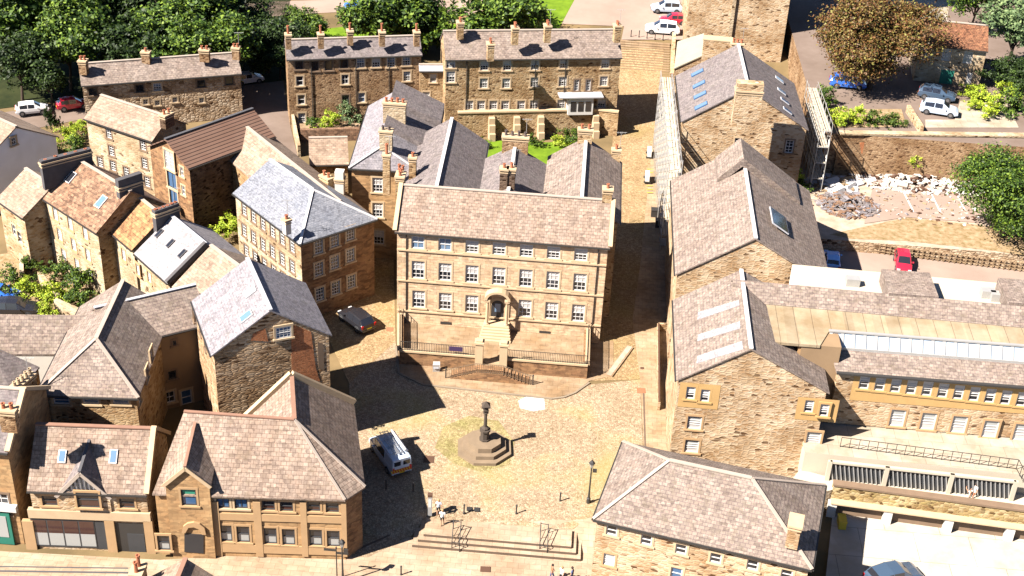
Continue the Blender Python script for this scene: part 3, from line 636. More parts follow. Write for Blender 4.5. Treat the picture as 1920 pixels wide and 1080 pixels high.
# --- long row at the far left
F=House('stone_row','long low rubble stone row with pinkish roof and four chimneys below the wood',(152,161),(453,138),7.0,[(160,120),(447,97)],33,base=1,wall='stone_rough',roof='slate_pink',cat='row')
for a,s in(((174,172),'black'),((262,166),'black'),((295,163),'sash_blue'),((377,157),'black'),((430,152),'black')): F.walls.w(0,*a,1.0,1.0,s)
for a in((328,187),(378,188),(295,193),(273,191)): F.walls.w(0,*a,.6,.7,'small')
F.walls.build(); chimney(F.root,155,112,9.8,.9,.9,1.8,0,2,'stone_brown'); chimney(F.root,273,96,9.9,1.0,.7,1.6,0,1,'stone_brown'); chimney(F.root,383,92,10.1,1.2,.7,1.6,0,2,'stone_brown'); chimney(F.root,442,88,10.2,.9,.7,1.6,0,2,'stone_brown')
# --- two rows at the top
AA=House('terrace_row','three storey stone terrace with mauve slate roof, left of the two rows at the back',(537,112),(792,103),9.9,[(538,78),(790,63)],35,base=.8,wall='stone_brown',roof='slate_mauve',cat='terrace')
for a,s in zip(((561,121),(590,124),(616,123),(645,119),(676,118),(705,117),(733,117),(762,114)),('black','black','black','black','sash_blue','sash','sash_blue','sash_blue')): AA.walls.w(0,*a,1.0,1.3,s)
for a,s in(((562,152),'plain'),((647,149),'small'),((565,187),'plain'),((648,187),'black'),((678,183),'plain_blue'),((566,221),'sash'),((763,143),'sash_blue')): AA.walls.w(0,*a,.9,1.3,s)
AA.walls.build(); AA.pipes([2.9,8.4,12.6])
for x,y in((540,63),(601,62),(656,56),(716,58),(781,58)): chimney(AA.root,x,y,13.1,.7,.9,1.9,R_(15),1,'stone_brown',ph=1.0)
BB=House('terrace_row','three storey rubble stone terrace with brown-pink roof beside the broad outdoor steps',(835,112),(1167,108),11,[(862,58),(1160,55)],35,base=1,wall='stone_tan',roof='slate_pink',cat='terrace')
r=BB.walls
for a in((908,123),(951,123),(1003,122),(1057,119),(1135,119),(907,156),(949,156),(1002,154),(1055,153),(1132,152)): r.w(0,*a,1.0,1.3,'sash')
r.w(0,1081,160,.6,1.5,'sash_dark'); r.w(0,1103,160,.6,1.5,'sash_dark')
for a in((880,197),(902,197),(925,197),(947,197),(977,197),(1001,196),(1052,195),(1128,194)): r.w(0,*a,1.0,1.2,'sash')
r.w(0,845,121,1.1,.9,'sash'); r.w(0,845,144,1.1,1.5,'sash')
r.build(); BB.pipes([2.6,11.2,15])
for x,y in((863,32),(920,72),(966,42),(1027,38),(1158,38)): chimney(BB.root,x,y+8,14.2 if y>60 else 15.1,.8,1.0,2.2,R_(12),2,'stone_tan')
q=P(1084,193,2.5); k=MB(); u,z=BB.walls.hit(0,1084,205); A_,B_,d_,o_=BB.walls.edge(0); c=A_+d_*u+o_*.7; k.box((c.x,c.y,z+1.0),(3.2,1.4,2.3),math.atan2(d_.y,d_.x)); pz=k.build('porch','paint_white',BB.root)
k=MB(); k.box((c.x,c.y,z+2.3),(5.6,2.0,.15),math.atan2(d_.y,d_.x)); k.build('porch_roof','lead',pz)
k=MB(); cc=c+o_*.72
for i in(-1,0,1): k.box((cc.x+i*.95*d_.x,cc.y+i*.95*d_.y,z+1.0),(.7,.04,1.3),math.atan2(d_.y,d_.x))
k.build('porch_window','glass',pz)
# infill between the rows
L1=House('link_house','narrow low stone house squeezed between the two terraces',(795,133),(838,133),8.2,[(797,122),(838,120)],28,base=.8,wall='stone_tan',roof='lead',cat='house',ext=(.6,.6))
L1.walls.w(0,812,147,.8,1.1,'sash'); L1.walls.w(0,799,180,.9,1.1,'sash'); L1.walls.build()
cons=thing('conservatory','white glazed conservatory with sloping roof at the back of the terraces','conservatory',(-15,56,0)); a=P(808,206,1.2);b=P(861,208,1.2);d=(b-a).normalized();n=Vector((-d.y,d.x,0)); L=(b-a).length
k=MB(); k.box(((a+b)/2+n*1.2)+Vector((0,0,1.2)),(L,2.4,2.4),math.atan2(d.y,d.x)); wb=k.build('frame','paint_white',cons)
k=MB(); k.solid([[a+Vector((0,0,2.5)),b+Vector((0,0,2.5)),b+n*2.6+Vector((0,0,4.6)),a+n*2.6+Vector((0,0,4.6))]],.1); k.build('roof','glass_pale',cons)
k=MB()
for i in range(6):
    c=a+d*(L*(i+.5)/6)-n*.03+Vector((0,0,1.45)); k.box(c,(L/6-.16,.05,1.3),math.atan2(d.y,d.x))
k.build('pane','glass_pale',cons)
# --- stone roofed outbuilding in the courtyard
OB=House('outbuilding','small outbuilding with a single slope of tan stone slates in the yard',(605,309),(654,308),4.5,[(590,258),(671,257)],28,base=.3,wall='stone_tan',roof='slate_light_tan',cat='outbuilding',W=6.5,ext=(1.5,0))
OB.walls.build()
# --- white rendered house, far left
Hh=House('rendered_house','white rendered gable house at the left edge with a tiled roof',(109,256),(0,207),6.8,[(20,231),(-60,198)],30,base=.3,wall='render_shaded',roof='slate_light_tan',cat='house')  # white render, the blue of its shade put into the wall colour
Hh.walls.w(3,24,264,.6,.9,'small'); Hh.walls.build()
# --- stepped row of cottages on the left
I1=House('stone_cottage','lowest cottage of the stepped row with a pale pink stone roof',(1,380),(42,409),6.6,[(62,325),(100,350)],33,base=0,wall=['stone_gold','stone_dark'],roof='slate_light_tan',cat='cottage',ext=(1,0))
I1.walls.matidx={1:0}; I1.walls.w(0,27,432,.9,1.3,'small'); I1.walls.w(0,37,445,.9,1.3,'small'); I1.walls.build()
I2=House('stone_cottage','tall cottage in the stepped row with a mottled red-brown roof and two skylights',(80,372),(177,435),8,[(145,296),(219,345)],36,base=0,wall=['stone_pale','stone_tan'],roof='slate_brown',cat='cottage',ext=(0,.3))
I2.walls.matidx={1:1}
I2.walls.row(0,(104,402),(160,438),3,.85,1.4,'goldwhite'); I2.walls.row(0,(112,440),(165,478),3,.85,1.4,'goldwhite'); I2.walls.row(0,(120,478),(170,515),3,.85,1.4,'goldwhite')
I2.walls.build(); I2.skylight(133,333,.9,1.3,'glass'); I2.skylight(190,379,.9,1.4,'glass_sky')
def stack(H,p0,p1,z,h,n,below=1):
    a=P(*p0,z);b=P(*p1,z);v=b-a; chimney(H.root,(p0[0]+p1[0])/2,(p0[1]+p1[1])/2,z,v.length,.6,h,math.atan2(v.y,v.x),n,'render_black',below=below,ph=.4)
stack(I2,(76,306),(170,282),11.9,2.4,5); stack(I2,(220,351),(265,336),11.6,2.2,4,2)
I3=House('stone_cottage','cottage in the stepped row with an orange-brown roof',(202,431),(247,469),7.4,[(256,363),(295,400)],35,base=0,wall='stone_pale',roof='slate_orange',cat='cottage',ext=(.6,0))
I3.walls.w(0,212,460,.8,1.3,'goldwhite'); I3.walls.w(0,232,478,.8,1.3,'goldwhite'); I3.walls.build(); stack(I3,(288,400),(333,384),11.0,1.9,6)
I4=House('stone_cottage','cottage in the stepped row with a pale slate roof and three roof vents',(251,475),(314,531),7.4,[(314,409),(396,455)],34,base=0,wall='stone_pale',roof='slate_pale',ridge='lead',cat='cottage')
I4.walls.w(0,262,505,.7,1.2,'goldwhite'); I4.walls.w(0,280,520,.7,1.2,'goldwhite'); I4.walls.build()
m=MB(); z=Vector((0,0,.15)); m.bar(I4.at(I4.L+.1,-.1,I4.ze)+z,I4.at(I4.L+.1,I4.h,I4.zr)+z,.4,.45); m.build('coping','render_black',I4.root)
for a in((299,438),(320,457),(342,476)): I4.skylight(*a,.5,1.0,'glass','ridge_dark')
I5=House('stone_cottage','end cottage of the stepped row with a tan roof against the pale slated gable house',(322,538),(400,600),7.2,[(396,459),(455,505)],34,base=0,wall='stone_pale',roof='slate_light_tan',cat='cottage')
I5.walls.build()
# --- big gable house with shadowed east slope
J=House('gable_house','tall rubble gable house with pale slate roof, brick scar and a dark east slope',(359,564),(396,667),10.9,[(455,488),(524,594)],34,base=-.2,wall='stone_warm',roof='slate_grey',ridge='lead',cat='house')
J.walls.w(1,531,622,1.3,1.1,'multi',.08)
J.walls.row(0,(384,640),(366,585),3,.5,1.6,'sash_dark')
J.walls.build(); J.skylight(470,548,.9,1.1,'lead'); J.skylight(462,594,.9,1.2,'glass_sky')
def patch(w,i,pix,mat,parent,name,off=.03,t=.05):
    A,B,d,o=w.edge(i); pts=[]
    for px,py in pix:
        u,z=w.hit(i,px,py); pts.append(A+d*u+o*off+Vector((0,0,z)))
    m=MB(); m.poly(pts); b=[p-o*t for p in pts]
    for j in range(len(pts)): m.poly([pts[j],pts[(j+1)%len(pts)],b[(j+1)%len(pts)],b[j]])
    return m.build(name,mat,parent)
patch(J.walls,1,[(545,607),(583,622),(592,690),(600,715),(548,705)],'brick_red',J.root,'brick_scar'); patch(J.walls,1,[(475,625),(497,615),(503,640),(470,638)],'brick_red',J.root,'brick_infill'); patch(J.walls,1,[(595,640),(606,645),(608,695),(597,690)],'dressed_dark',J.root,'mortar_scar')
# --- hipped house K with side wing L
K=RH('hipped_house','large hipped roof house with tan and dark slopes behind the shops',(180,635),(231,525),10.8,4.1,side=-1,pitch=35,hip=(True,False),base=-.2,wall='stone_tan',roof='slate_pink',cat='house')
for px in(115,170,226): K.walls.w(1,px,751,1.3,.75,'plain_blue')
for px,py in((262,745),(272,700),(280,665)): K.walls.w(2,px,py,.8,1.2,'small')
K.walls.build()
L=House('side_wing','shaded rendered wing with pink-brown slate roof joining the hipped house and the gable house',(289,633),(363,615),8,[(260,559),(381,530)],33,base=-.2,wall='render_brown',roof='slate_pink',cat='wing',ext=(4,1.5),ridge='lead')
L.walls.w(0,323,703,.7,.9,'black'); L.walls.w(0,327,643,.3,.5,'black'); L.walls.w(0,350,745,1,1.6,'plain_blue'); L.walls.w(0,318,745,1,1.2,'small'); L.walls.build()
def shed(name,label,q,base,roof,wall,cat,group=None,inset=.12,th=.15,ridge=None):
    pts=[P(*p) for p in q]; c=sum(pts,Vector())/len(pts); root=thing(name,label,cat,(c.x,c.y,base),group)
    m=MB(); m.solid([pts],th); m.build('roof',roof,root)
    ins=[p+(Vector((c.x,c.y,p.z))-p).normalized()*inset for p in pts]
    w=Walls(root,ins,[p.z-th+.02 for p in ins],base-1,wall); w.root=root; return w
N=shed('slate_roofed_range','single storey range with a broad pink slate slope at the left edge',[(-30,664,6.3),(102,664,6.3),(181,591,9),(-30,589,9)],0,'slate_pink','render_white','outbuilding'); N.build()
N2=shed('dark_roofed_range','range with dark slate roof and a row of chimney pots at the left edge',[(-40,745,6.5),(26,742,6.5),(74,688,8),(-20,646,10.2)],0,'slate_mauve','stone_brown','outbuilding'); N2.build()
chimney(N2.root,42,712,9.6,.7,2.4,2.6,R_(-15),5,'stone_tan','pot_buff')
cn=shed('lean_to','small lean-to with a grey roof below the three windows of the hipped house',[(146,801,2.8),(229,801,2.8),(238,769,3.8),(152,770,3.8)],-.4,'lead','stone_dark','outbuilding'); cn.build()
# --- tall block at bottom left
c=P(47,1025,-.7); Rb=House('corner_shop','tall stone shop building cut by the left edge with a green shopfront',Vector((c.x-12,c.y,0)),Vector((c.x,c.y,0)),8.6,None,34,base=-.7,hh=4.2,wall='ashlar_gold',roof='slate_mauve',cat='shop',cop=(False,True))
Rb.walls.w(0,3,945,1.2,2,'sash_dark'); Rb.walls.build()
A_,B_,d_,o_=Rb.walls.edge(0); k=MB(); c2=B_-d_*2.2+o_*.15; k.box((c2.x,c2.y,3.1),(4.4,.5,.5),m=0); k.build('fascia','paint_white',Rb.root)
k=MB(); k.box((c2.x-.2,c2.y+.0,1.0),(3.4,.2,3.2)); sf=k.build('shopfront','paint_green',Rb.root)
k=MB(); k.box((c2.x-.9,c2.y-.1,1.2),(1.3,.06,2.1)); k.box((c2.x+.6,c2.y-.1,1.2),(1.2,.06,2.1)); k.build('shop_window','glass_pale',sf)
chimney(Rb.root,14,765,13.2,1.2,.7,2,0,2,'stone_brown')
# --- shops along the bottom
ZB=-.7
Q=House('shop_range','stone shop with half-timbered gable, tan slate roof and a wide black framed shop window',(50,920),(275,928),5.3,[(148,802),(288,800)],42,base=ZB,wall='stone_gold',roof='slate_tan',ridge='ridge_red',cat='shop',cop=(False,True))
q=Q.walls; q.w(0,93,939,1.15,.95,'blackpane'); q.w(0,238,944,1.15,.95,'blackpane'); q.build()
Q.skylight(213,856,.6,1.1,'glass_sky'); Q.skylight(117,856,.6,1.0,'glass_sky')
A_,B_,d_,o_=q.edge(0); yy=math.atan2(d_.y,d_.x)
def wbox(W,i,px0,py0,px1,py1,name,mat,parent,out=.05,th=.1,inset=0):
    A,B,d,o=W.edge(i); u0,z0=W.hit(i,px0,py1); u1,z1=W.hit(i,px1,py0)
    m=MB(); c=A+d*((u0+u1)/2)+o*(out-th/2+.0)+Vector((0,0,(z0+z1)/2)); m.box(c,(abs(u1-u0),th,abs(z1-z0)),math.atan2(d.y,d.x)); return m.build(name,mat,parent),(u0,u1,z0,z1)
def shopwin(W,i,x0,y0,x1,y1,n,root,glassm='glass_brown',name='shop_window'):
    o,(u0,u1,z0,z1)=wbox(W,i,x0,y0,x1,y1,name,'paint_dark',root,.08,.12); A,B,d,ou=W.edge(i); m=MB();m2=MB()
    for k in range(n):
        ua=u0+(u1-u0)*k/n+.06;ub=u0+(u1-u0)*(k+1)/n-.06
        for mm,za,zb in((m2,z0+.15,z0+(z1-z0)*.5),(m,z0+(z1-z0)*.5,z1-.12)):
            p=A+ou*.095; mm.poly([p+d*ua+Vector((0,0,za)),p+d*ub+Vector((0,0,za)),p+d*ub+Vector((0,0,zb)),p+d*ua+Vector((0,0,zb))])
    m.build('pane',glassm,o); m2.build('frosted_pane','glass_pale',o); return o
shopwin(q,0,66,975,176,1022,4,Q.root); wbox(q,0,55,961,282,968,'fascia','dressed',Q.root,.2,.4)
wbox(q,0,180,978,206,1028,'shop_door','paint_dark',Q.root,.05,.1); wbox(q,0,216,982,276,1034,'shutter_door','iron',Q.root,.03,.1); wbox(q,0,243,1001,270,1033,'wicket_door','paint_dark',Q.root,.06,.1)
for x in(57,209,281): wbox(q,0,x-4,975,x+5,1036,'pilaster','dressed_gold',Q.root,.2,.35)
def panel(W,i,p0,p1,mat,root,off=.025):
    A,B,d,o=W.edge(i); u0,z1=W.hit(i,*p0); u1,z0=W.hit(i,*p1)
    if u0>u1:u0,u1=u1,u0
    hs=[(u-w/2-u0,u+w/2-u0,z,z+h) for (j,u,z,w,h,_,_) in W.win if j==i]
    m=MB(); a=A+d*u0+o*off; b=A+d*u1+o*off; m.wall(a,b,min(z0,z1),[(0,max(z0,z1)),(1,max(z0,z1))],hs); return m.build('window_panel',mat,root)
def gablet(W,i,fl,fr,ap,root,roofm,wallm,out=.25,depth=3.8,zb=None,oh=.2,name='front_gable',ridge='ridge_red',timber=False,wins=(),rise=.9):
    A,B,d,o=W.edge(i); ul,zl=W.hit(i,*fl);ur,zr=W.hit(i,*fr);ua,za=W.hit(i,*ap); z=(zl+zr)/2; ua=(ul+ur)/2
    pt=lambda u,zz,y:A+d*u+o*y+Vector((0,0,zz))
    sub=[((ul+oh+.0),z),(ur-oh,z),(ua,za-.05)]
    m=MB(); zb=z-.3 if zb is None else zb
    loc=Walls(root,[pt(ul+oh,0,out),pt(ur-oh,0,out),pt(ur-oh,0,-2),pt(ul+oh,0,-2)],[z+.1]*4,zb,wallm,{0:[(.5,za-.25)]})
    for a in wins: loc.w(0,*a)
    loc.build().name='gable_wall'
    m=MB(); m.solid([[pt(ul,z,out+oh),pt(ua,za,out+oh),pt(ua,za+rise,-depth),pt(ul,z+rise,-depth)],[pt(ua,za,out+oh),pt(ur,z,out+oh),pt(ur,z+rise,-depth),pt(ua,za+rise,-depth)]],.14)
    r=m.build('gable_roof',roofm,root); m=MB(); m.bar(pt(ua,za+.06,out+oh),pt(ua,za+.06+rise,-depth),.22,.1); m.build('ridge',ridge,r)
    m=MB(); m.bar(pt(ul,z-.12,out+oh+.03),pt(ua,za-.12,out+oh+.03),.08,.28); m.bar(pt(ur,z-.12,out+oh+.03),pt(ua,za-.12,out+oh+.03),.08,.28); m.build('bargeboard','dressed' if not timber else 'ridge_stone',r)
    if timber:
        m=MB();m2=MB(); hh=za-z
        m.poly([pt(ul+.5,z+.1,out+.03),pt(ur-.5,z+.1,out+.03),pt(ua,za-.4,out+.03)]); m.build('gable_render','paint_white',root)
        for k in range(-6,7):
            u=ua+k*.32; top=za-.4-abs(k*.32)*(hh-.5)/((ur-ul)/2-.5)
            if top>z+.25: m2.box(pt(u,(z+.1+top)/2,out+.07),(.13,.08,top-z-.1),math.atan2(d.y,d.x))
        m2.box(pt(ua,z+.1,out+.07),((ur-ul)-.8,.1,.16),math.atan2(d.y,d.x)); m2.build('gable_timber','paint_dark',root)
    return loc
gablet(q,0,(106,926),(209,929),(156,882),Q.root,'slate_mauve','stone_gold',out=.12,zb=3.0,oh=.12,timber=True,ridge='ridge_dark',wins=[(166,935,1.7,1.5,'blackpane')])
# P: corner building
ZE,ZR=5.6,9.8
e1,e2,e3=P(647,938,ZE),P(685,913,ZE),P(664,757,ZE); ea=P(395,930,ZE); de=(e1-ea).normalized(); e0=e1-de*14.6
r1=P(552,787,ZR); r2=P(547,705,ZR); r0=P(345,772,ZR)
w3=r2*2-e3; w3.z=ZE; w1=w3+(r1-r2); w1.z=ZE; b0=r0*2-e0; b0.z=ZE; b1=w1
Pr=thing('corner_building','large stone corner building with chamfered hipped roof, red ridge tiles and gabled bay','shop',((e0.x+e2.x)/2,(e1.y+e3.y)/2,ZB))
m=MB(); m.solid([[e0,e1,r1,r0],[e1,e2,r1],[e2,e3,r2,r1],[r1,r2,w3,w1],[r0,r1,b1,b0]],.14); m.build('roof','slate_tan',Pr); rf=Pr.children[0]
m=MB(); z=Vector((0,0,.06)); m.bar(r0+z,r1+z,.26,.1); m.bar(r1+z,r2+z,.34,.12); m.build('ridge','ridge_red',rf)
m=MB(); m.bar(r1+z,e1+z,.2,.06); m.bar(r1+z,e2+z,.2,.06); m.build('hip','ridge_stone',rf)
cc=(e0+e3)/2
ins=[Vector((p.x,p.y,0))+(Vector((q_[0],q_[1],0))) for p,q_ in((e0,(.1,.3)),(e1,(-.12,.3)),(e2,(-.3,.12)),(e3,(-.3,-.1)),(w3,(.2,-.1)),(w1,(0,0)),(b0,(.1,0)))]
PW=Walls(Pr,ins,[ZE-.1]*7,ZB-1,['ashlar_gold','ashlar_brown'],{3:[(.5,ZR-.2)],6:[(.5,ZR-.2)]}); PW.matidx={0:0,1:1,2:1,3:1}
for i,(a,b) in enumerate((((418,944),(452,945)),((503,948),(537,950)),((588,950),(623,952)))):
    PW.row(0,a,b,2,1.0,.95,'blackpane' if i else 'blackblue')
for a,b in(((423,1000),(456,1002)),((507,1005),(541,1007)),((592,1008),(625,1010))): PW.row(0,a,b,2,1.0,1.65,'curtain')
PW.build()
for x in(405,484,570,645): wbox(PW,0,x-3,940,x+4,1042,'pilaster','dressed_gold',Pr,.12,.2)
wbox(PW,0,400,968,645,973,'string_course','dressed_gold',Pr,.1,.2); wbox(PW,0,400,1026,645,1033,'plinth','dressed_gold',Pr,.1,.2)
gl=gablet(PW,0,(308,905),(397,900),(350,868),Pr,'slate_tan','ashlar_gold',out=.35,zb=ZB-.5,oh=.15,wins=[(354,933,1.15,1.6,'green'),(308,1015,.95,1.5,'curtain')])
for pts,mt,nm,of in(([(346,1034),(346,1000),(382,1002),(382,1037)],'door_dark','door',.06),([(341,997),(344,985),(352,979),(364,977),(375,980),(384,987),(387,1000),(380,1000),(374,990),(364,986),(354,987),(348,997)],'dressed_gold','door_arch',.18)):
    patch(gl,0,pts,mt,Pr,nm,of,of+.05)
# parapet coping of the far gable
m=MB(); m.bar(e3+Vector((0,0,.2)),r2+Vector((0,0,.2)),.4,.5); m.bar(w3+Vector((0,0,.2)),r2+Vector((0,0,.2)),.4,.5); m.build('coping','dressed',Pr)
c=P(433,820,8.2); m=MB(); m.box(c,(.5,.5,.9)); m.build('flue','ridge_dark',Pr)
# bottom edge roof
c=P(348,1046,5.5); Zr=House('cottage','roof tip of a low house with two red chimney pots at the very bottom edge',Vector((c.x+3.4,c.y-14,0)),Vector((c.x+3.4,c.y,0)),2.9,None,37,base=-.8,hh=3.4,wall='stone_tan',roof='slate_light_tan',ridge='ridge_red',cat='cottage',gut=False)
Zr.walls.build(); chimney(Zr.root,258,1066,5.2,.8,1.2,2.2,0,2,'stone_tan',ph=.9)
# --- right hand side of the street
T=House('street_house','long stone house with pink-grey slate roof and a dark roof window on the east slope',(1266,515),(1258,338),9.5,[(1419,457),(1395,305)],33,base=.2,wall=['stone_gold'],roof='slate_pink',ridge='lead_white',cat='house',cop=(False,False),W=14.6)
T.walls.build()
W=House('gabled_hall','rubble stone hall with three pale strips down its slate roof and ochre window panels',(1268,713),(1262,562),9.5,[(1408,640),(1387,493)],33,base=.2,wall='stone_gold',roof='slate_pink',ridge='lead_white',cat='hall',W=12.6)
ww=W.walls
for a in((1295,737),(1322,742),(1517,762),(1545,767)): ww.w(3,*a,.75,1.25,'gold')
for a in((1302,793),(1297,837),(1525,820)): ww.w(3,*a,1.2,1.35,'goldwhite')
ww.build()
panel(ww,3,(1276,716),(1345,768),'ochre',W.root); panel(ww,3,(1497,744),(1566,792),'ochre',W.root)
patch(ww,3,[(1504,882),(1507,848),(1534,852),(1532,884)],'paint_dark',W.root,'doorway',.02)
for (a,b,c_,d__) in(((1309,586),(1386,563),(1387,573),(1308,600)),((1309,628),(1388,603),(1389,616),(1308,640)),((1308,668),(1392,640),(1394,655),(1306,682))):
    pts=[W.pl(*p_,.05) for p_ in(a,b,c_,d__)]; m=MB(); m.solid([pts],.08); m.build('roof_strip','slate_pale',W.root)
# small attic opening in the long house roof
T.skylight(1460,414,3.4,2.0,'glass','lead',back=True)
m=MB(); a=T.at(15.6,T.h-3,T.zr-1.6);m.solid([[T.at(14.5,T.h-2.6,T.zr-1.2),T.at(14.5,T.h-.3,T.zr+1.2),T.at(19.4,T.h-.3,T.zr+1.2),T.at(19.4,T.h-2.6,T.zr-1.2)],[T.at(14.5,T.h-.3,T.zr+1.2),T.at(14.5,T.h+6,T.zr-3.2),T.at(19.4,T.h+6,T.zr-3.2),T.at(19.4,T.h-.3,T.zr+1.2)]],.9); m.build('raised_roof','slate_pink',T.root)
Sx=House('scaffolded_house','big rubble gable house with grey-mauve slate roof, roof lights and scaffolding on both sides',(1277,228),(1267,142),11,[(1402,160),(1387,93)],33,base=1,wall='stone_gold',roof='slate_mauve',ridge='lead_white',cat='house',W=14.4)
ww=Sx.walls; ww.w(3,1398,213,1.2,1.5,'sash_dark'); ww.w(3,1384,265,.8,.8,'small'); ww.w(3,1480,275,.9,1.6,'sash_dark'); ww.build()
for a in((1308,137),(1311,159),(1313,179),(1315,199)): Sx.skylight(*a,.9,1.6,'glass_sky','glass_blue')
for a in((1461,150),(1465,172),(1471,190),(1476,208)): Sx.skylight(*a,.7,1.2,'glass_blue','lead',back=True)
chimney(Sx.root,1405,167,17.0,2.9,1.2,3.2,0,6,'stone_gold','render_white',ph=.75,below=2)
# behind it: small lean-to roof, high wall house, tower
U=shed('pale_roofed_shed','small building with a pale greenish sloping roof beside the outdoor steps',[(1264,128,6.5),(1317,104,8.4),(1320,62,8.4),(1270,78,6.5)],2,'pale_green','stone_gold','outbuilding'); U.build()
U2=shed('stone_annexe','blocky stone annexe with flat parapet top and red chimney pots beside the pale roofed shed',[(1318,73,11),(1374,78,11),(1375,70,11),(1319,65,11)],2,'dressed','stone_gold','outbuilding'); U2.build()
chimney(U2.root,1383,80,13.4,1.5,.8,1.6,0,3,'stone_gold')
c=P(1455,150,8.5)
ta,tb=P(1282,60,11),P(1463,142,8)
Tw=thing('castle_tower','massive rubble stone tower cut by the top edge','tower',(tb.x-6,tb.y+6,4))
m=MB(); xr=tb.x; yb=tb.y; m.prism([(19.8,87),(33.4,87),(33.6,102),(19.8,102)],-2,48); m.build('wall','stone_gold',Tw)
m=MB(); m.box((25.9,86.9,24),(.5,.4,36)); m.build('pipe_shaft','stone_pale',Tw)
# --- long range with clerestory, right edge
XA,XB=28.6,60; EY=2.4
X=thing('long_range','long two storey range with ochre window band, glazed roof strip and pale flat roof','hall',(45,8,4))
m=MB(); m.solid([[Vector((XA+1,EY,9)),Vector((XB,EY,9)),Vector((XB,4.6,9.85)),Vector((XA+.6,4.6,9.85))]],.15); m.build('roof','slate_pink',X)
m=MB(); m.solid([[Vector((XA+.4,5.5,11.0)),Vector((XB,5.5,11.0)),Vector((XB,8.0,11.2)),Vector((22.5,9.0,11.2)),Vector((22.6,3.2,11.0)),Vector((XA-.6,3.2,11))]],.25); m.build('flat_roof','cream_roof',X)
k=MB(); n=19; m2=MB()
k.poly([(XA+.5,4.62,9.86),(XB,4.62,9.86),(XB,5.5,11),(XA+.5,5.5,11)]); gz=k.build('glazing','glass_white',X)
k=MB()
for i in range(33): 
    x=XA+.6+i*.95; k.bar((x,4.6,9.9),(x,5.48,11.02),.26,.1)
k.bar((XA+.4,4.62,9.92),(XB,4.62,9.92),.1,.3); k.bar((XA+.4,5.5,11.1),(XB,5.5,11.1),.3,.12); k.build('glazing_bar','metal_pale',gz)
c0,c1,c2,c3=P(1537,573,11.3),P(1925,618,11.3),P(1925,585,12.5),P(1537,541,12.5)
m=MB(); m.solid([[Vector((21,8.9,11.25)),Vector((XB,7.8,11.25)),Vector((XB,9.2,12.5)),Vector((21,10.5,12.5))],[Vector((21,10.5,12.5)),Vector((XB,9.2,12.5)),Vector((XB,10.4,11.7)),Vector((21,11.7,11.7))]],.15)
m.build('rear_roof','slate_pink',X)
for px0,px1,py in((1667,1756,545),(1890,1990,565)):
    a=P(px0,py,12.8);b=P(px1,py,12.8); m=MB(); m.box(((a.x+b.x)/2,12.0,12.0),(b.x-a.x,4.2,1.3)); m.build('roof_block','slate_pink',X)
m=MB(); m.prism([(27,10.6),(XB,10),(XB,15.4),(27,16.4)],0,11.15,0,1); m.build('rear_block',['render_white','concrete'],X)
m=MB()
for px,py in((1600,530),(1850,552),(1868,558)): c=P(px,py,11.5); m=MB(); m.box(c,(1.2,.8,.8)); m.build('roof_plant','metal_pale',X)
XW=Walls(X,[(XA+1.2,EY+.35),(XB,EY+.35),(XB,9),(XA+1.2,9)],[8.95,8.95,10.9,10.9],3.5,'stone_gold')
XW.row(0,(1622,716),(1913,748),11,.85,1.45,'gold'); XW.row(0,(1683,783),(1911,807),5,1.25,1.75,'goldwhite'); XW.build()
panel(XW,0,(1604,700),(1985,780),'ochre',X)
m=MB(); m.poly([(XA+1.0,EY-.1,8.95),(XB,EY-.1,8.95),(XB,EY+.1,9.05),(XA+1,EY+.1,9.05)]); m.bar((XA+1,EY-.05,8.9),(XB,EY-.05,8.9),.14,.14); m.build('gutter','iron',X)
m=MB(); m.prism([(26.5,3.3),(XA+1.2,3.3),(XA+1.2,9),(26.5,9)],2,10.9,0); m.build('corner_block','render_brown',X)
XC=Walls(X,[(26.3,EY+1.0),(XA+1.2,EY+1.0),(XA+1.2,8),(26.3,8)],[10.8]*4,2,'ashlar_gold'); XC.w(0,1592,765,.9,1.8,'plain_blue'); XC.w(0,1585,712,1.2,1.4,'plain_blue'); XC.build()
X.location+=P(1700,700,10)-P(1700,700,9.1)
# --- terrace, path, screens, wall, yard
ty0=P(1575,853,4.3).y
slab('upper_terrace',[(27,EY+.2),(62,EY+.2),(62,ty0-1.3),(27,ty0)],4.3,'pale_ground',3,px=False,side='concrete')
def pxline(a,b,z): return P(*a,z),P(*b,z)
a,b=pxline((1575,838),(1905,880),4.3)
rt=thing('terrace_railing','long thin iron railing along the edge of the pale upper terrace','railing',(a+b)/2)
railing(a,b,h=1.0,step=.75,rad=.022,parent=rt,name='bars'); railing(b,P(1918,905,4.3),h=1,step=.75,rad=.022,parent=rt,name='bars')
a,b=P(1557,862,4.3),P(1905,900,4.3); dd=(b-a).normalized(); nn=Vector((dd.y,-dd.x,0)); 
sc=thing('louvre_screen','long screen of slanting pale slats in three bays under the upper terrace','screen',(a+b)/2-Vector((0,0,2)))
m=MB(); m.bar(a+nn*.1-Vector((0,0,.1)),b+nn*.1-Vector((0,0,.1)),.3,.2); 
for t in(0.0,.31,.66,1.0): p=lerp(a,b,t); m.box(p+nn*.15-Vector((0,0,1.1)),(.35,.25,2.2),math.atan2(dd.y,dd.x))
m.build('frame','concrete',sc)
m=MB(); p0=a+nn*.0-Vector((0,0,.3));p1=b-Vector((0,0,.3)); m.poly([p0,p1,p1-Vector((0,0,2)),p0-Vector((0,0,2))]); m.build('backing','paint_dark',sc)
m=MB(); L_=(b-a).length
for i in range(int(L_/.36)):
    q_=a+dd*(i*.36+.1)+nn*.1; m.bar(q_-Vector((0,0,.25)),q_+dd*.45-Vector((0,0,2.2)),.1,.05,up=nn)
sl_=m.build('slats','metal_pale',sc)
